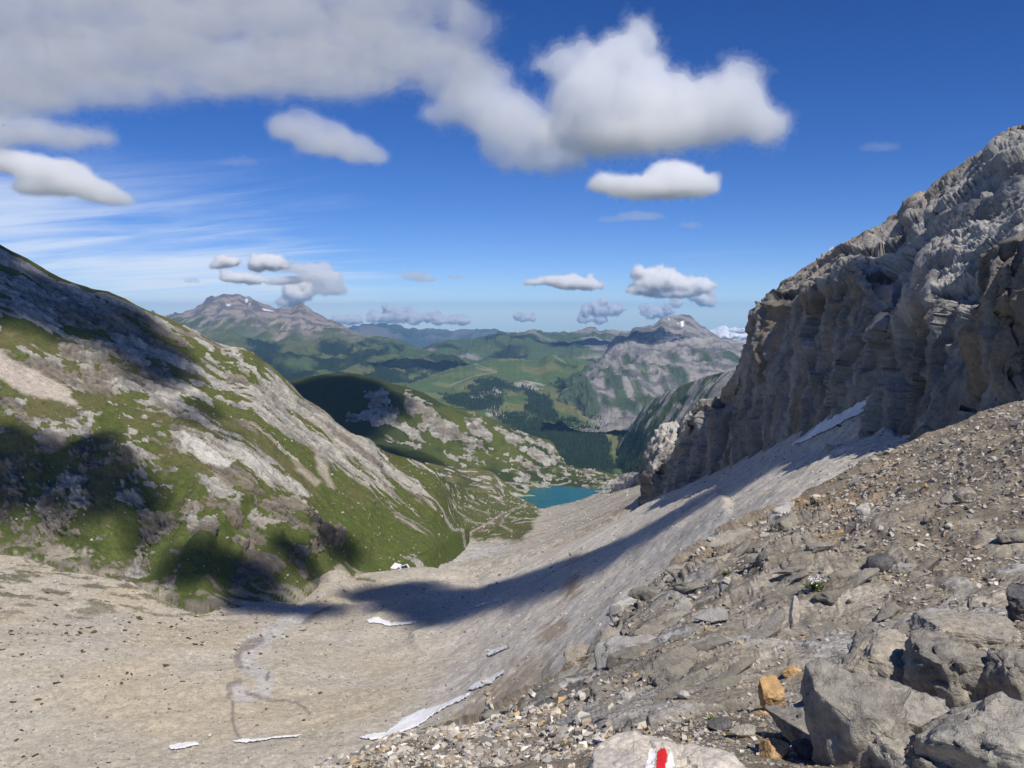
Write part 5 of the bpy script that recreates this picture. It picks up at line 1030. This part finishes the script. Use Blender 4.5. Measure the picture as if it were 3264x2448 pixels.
scatter('slope_stones', P, q, P[:, 1] / F * (.3 + 1.0 * rb.random(len(P)) ** 4), np.array([(.46, .43, .39), (.27, .23, .19)])[rb.choice(2, len(P))], M_GRAVEL, 'small pale stones strewn over the grassy left slope', 21, flat=.7)
def tkeep(X, Y, P, iv, iu): return (X < 330) & (Y > 590) & (rb.random(len(X)) < np.clip(1.1 - X / 330, .15, 1) * np.clip(1.25 - (Y - 600) / 170, .2, 1)) & (fbm(P / 14, 2, 61) > -.1)
P, q, X, Y = grid_pick(bowl, 1100, rb, tkeep)
scatter('turf_tufts', P, q, P[:, 1] / F * (.7 + 1.8 * rb.random(len(P)) ** 2.5), np.array((.085, .075, .038)) * rb.uniform(.7, 1.3, (len(P), 1)), M_GRAVEL, 'dark turf tufts dotted over the left of the bowl', 23, flat=.42, stretch=2.4)
for k, (x, y, wp, hp, mk, lab) in enumerate(((828, 447, 16, 7, 0, 'flat grey slab boulder on the scree under the snow tongue'), (840, 449, 12, 5, 0, 'smaller flat slab boulder beside the larger one on the scree'), (510, 649, 5, 5, 1, 'dark boulder at the upper end of the short snow patch'), (508, 628, 5, 5, 1, 'dark upright rock standing on the scree above the snow'),
        (571, 556, 5, 5, 1, 'dark rock at the top of the brown streak on the scree'), (628, 484, 17, 15, 5, 'dark rock pyramid on the edge above the lake'), (210, 737, 4, 4, 4, 'single white stone above the leftmost snow patch'))):
    big_rock('boulder', x, y, wp, hp, mk, 1400 + 3 * k, lab, cuts=9, sub=3, sink=.15, patch=valley if x == 628 else bowl)

# ---- mountain hut on the lip
M_ROOF = mat_plain('white_metal_roof', (.78, .78, .76), .5, .4, .05, .5); M_WALL = mat_plain('pinkish_wall', (.42, .27, .2), .9, .2, .15, .8); M_PANEL = mat_plain('solar_panel', (.012, .014, .02), .15, .5)
def box_me(name, c8): return new_mesh(name, np.array(c8, float), np.array([(0, 3, 2, 1), (4, 5, 6, 7), (0, 1, 5, 4), (1, 2, 6, 5), (2, 3, 7, 6), (3, 0, 4, 7)]), 4, smooth=False)
def slab8(quad, t):
    qd = np.array(quad, float); nn = np.cross(qd[1] - qd[0], qd[3] - qd[0]); nn /= np.linalg.norm(nn); nn *= np.sign(nn[2]); return np.concatenate([qd - nn * t, qd])
def hut(roof_px, label, panel, wall_h):
    qd = np.array([at(*p) for p in roof_px]); c = qd.mean(0); base = qd[:, 2].min() - wall_h
    root = link('mountain_hut', None, label=label, category='hut'); root.location = Vector((c[0], c[1], base)); off = np.array((c[0], c[1], base)); qd = qd - off
    link('roof', box_me('roof', slab8(qd, .35)), M_ROOF, parent=root)
    ins = qd.mean(0) + (qd - qd.mean(0)) * .9; low_ = ins.copy(); low_[:, 2] = 0; hi_ = ins.copy(); hi_[:, 2] -= .4
    link('wall', box_me('wall', np.concatenate([low_, hi_])), M_WALL, parent=root)
    if panel:
        pq = qd.mean(0) + (qd - qd.mean(0)) * np.array((.66, .66, .66)); nn = np.cross(qd[1] - qd[0], qd[3] - qd[0]); nn /= np.linalg.norm(nn); nn *= np.sign(nn[2])
        link('solar_panel', box_me('solar_panel', slab8(pq + nn * .18, .12)), M_PANEL, parent=root)
    e = ins[3] * .5 + ins[2] * .5; side = ins[2] - ins[3]; side /= np.linalg.norm(side); f_ = np.cross(side, (0, 0, 1.)); f_ *= -np.sign(f_[1]) if f_[1] else 1
    f_ = -f_ if f_[1] > 0 else f_
    for t in (-1.6, 1.4):
        b0 = e + side * t + f_ * .06; b0[2] = wall_h * .35
        link('window', box_me('window', [b0 - side * .5, b0 + side * .5, b0 + side * .5 - f_ * .1, b0 - side * .5 - f_ * .1] + [x + np.array((0, 0, 1.1)) for x in (b0 - side * .5, b0 + side * .5, b0 + side * .5 - f_ * .1, b0 - side * .5 - f_ * .1)]), M_PANEL, parent=root)
hut([(394.9, 562.6, 724), (402.0, 564.6, 727), (395.8, 569.0, 716), (390.3, 568.0, 714)], 'mountain hut with plain white roof and pinkish wall, left of the two', False, 4.5)
hut([(398.8, 566.6, 719), (407.5, 563.7, 723), (410.6, 568.8, 712), (401.0, 570.0, 709)], 'mountain hut with white roof carrying a dark solar panel, right of the two', True, 4.5)

# ---- forests of the far slopes
def conifers(name, P, r, label):
    n = len(P); hgt = r.uniform(11, 25, n); rad = hgt * r.uniform(.16, .24, n); a = np.arange(5) * 2 * math.pi / 5
    ring = np.stack([np.cos(a), np.sin(a), np.zeros(5)], 1); V = np.empty((n, 12, 3))
    V[:, 0] = P + np.stack([np.zeros(n), np.zeros(n), hgt], 1); V[:, 1] = V[:, 0]; V[:, 1, 2] = P[:, 2] + hgt * .62
    V[:, 2:7] = P[:, None] + ring[None] * (rad * .62)[:, None, None]; V[:, 2:7, 2] = (P[:, 2] + hgt * .45)[:, None]
    V[:, 7:12] = P[:, None] + ring[None] * rad[:, None, None]; V[:, 7:12, 2] = (P[:, 2] + hgt * .06)[:, None]
    f = np.array([(0, 2 + k, 2 + (k + 1) % 5) for k in range(5)] + [(1, 7 + k, 7 + (k + 1) % 5) for k in range(5)])
    Fc = (f[None] + (np.arange(n) * 12)[:, None, None]).reshape(-1, 3); cl_ = np.repeat(np.array((.022, .040, .020)) * r.uniform(.7, 1.35, (n, 1)), 12, 0)
    return link(name, new_mesh(name, V.reshape(-1, 3), Fc, 3, cl_, smooth=False), M_TREE, kind='stuff', label=label)
M_TREE = mat_terrain('conifer_green', 6, 0, .3, 4)
rt = np.random.default_rng(33)
Pf, px, py = hills.flat(); fm = forest_shade_mask(px, py, Pf).reshape(hills.nv, hills.nu)
P, q, X, Y = grid_pick(hills, 15000, rt, lambda X, Y, P, iv, iu: (P[:, 1] < 8200) & (rt.random(len(X)) < fm[iv, iu] * .95 + .012 * (Y > 385)))
conifers('conifer_forest', P, rt, 'dark conifer woods covering the far valley slopes')
fr_ = lambda X, Y, P, iv, iu: (Y > 405) & (X < 690) & (rt.random(len(X)) < sstep(408, 430, Y) * (fbm(P / 120, 3, 129) > -.1))
P, q, X, Y = grid_pick(right_ridge, 2600, rt, fr_)
conifers('conifer_forest', P, rt, 'dark conifer wood under the ridge on the right')

# ---- small plants in the near rocks
def plant(x, y, hpx, label, flowers, seed):
    r = np.random.default_rng(seed); p, nrm = put(fore, x, y); k = p[1] / F; s_ = hpx * k
    root = link('alpine_plant', None, label=label, category='plant'); root.location = Vector(p)
    V = []; Fc = []
    for j in range(70):
        a = r.uniform(0, 6.28); l_ = s_ * r.uniform(.35, .8); dv = np.array((math.cos(a), math.sin(a), r.uniform(.3, 1.6))); dv /= np.linalg.norm(dv); sd = np.cross(dv, (0, 0, 1.)); sd /= np.linalg.norm(sd); o_ = r.normal(size=3) * s_ * .18; o_[2] = abs(o_[2]) * .3
        b = len(V); V += [o_ - sd * l_ * .09, o_ + sd * l_ * .09, o_ + dv * l_ * .6 + sd * l_ * .1, o_ + dv * l_, o_ + dv * l_ * .6 - sd * l_ * .1]; Fc += [(b, b + 1, b + 2, b + 4), (b + 4, b + 2, b + 3, b + 3)]
    F3 = [(q_[0], q_[1], q_[2]) for q_ in Fc] + [(q_[0], q_[2], q_[3]) for q_ in Fc if q_[2] != q_[3]]
    link('leaves', new_mesh('leaves', np.array(V), np.array(F3), 3), M_LEAF, parent=root, kind='stuff')
    if flowers:
        V = []; Fc = []
        for j in range(26):
            c_ = r.normal(size=3) * s_ * .28; c_[2] = s_ * r.uniform(.35, .75)
            b = len(V); V += list(ICO_V * s_ * .07 * np.array((1, 1, .6)) + c_); Fc += list(ICO_F + b)
        link('flowers', new_mesh('flowers', np.array(V), np.array(Fc), 3), M_WHITE, parent=root, kind='stuff')
M_LEAF = mat_plain('plant_green', (.10, .13, .03), .8, .2, .3, 30)
plant(818, 600, 16, 'small white-flowered plant growing between the grey slabs', True, 1)
plant(692, 736, 8, 'low green grass tuft right above the painted boulder', False, 3)
plant(713, 731, 7, 'tiny green tuft on gravel left of the low grey block', False, 5)
plant(734, 596, 9, 'pale green plant on the brown broken rock', False, 7)
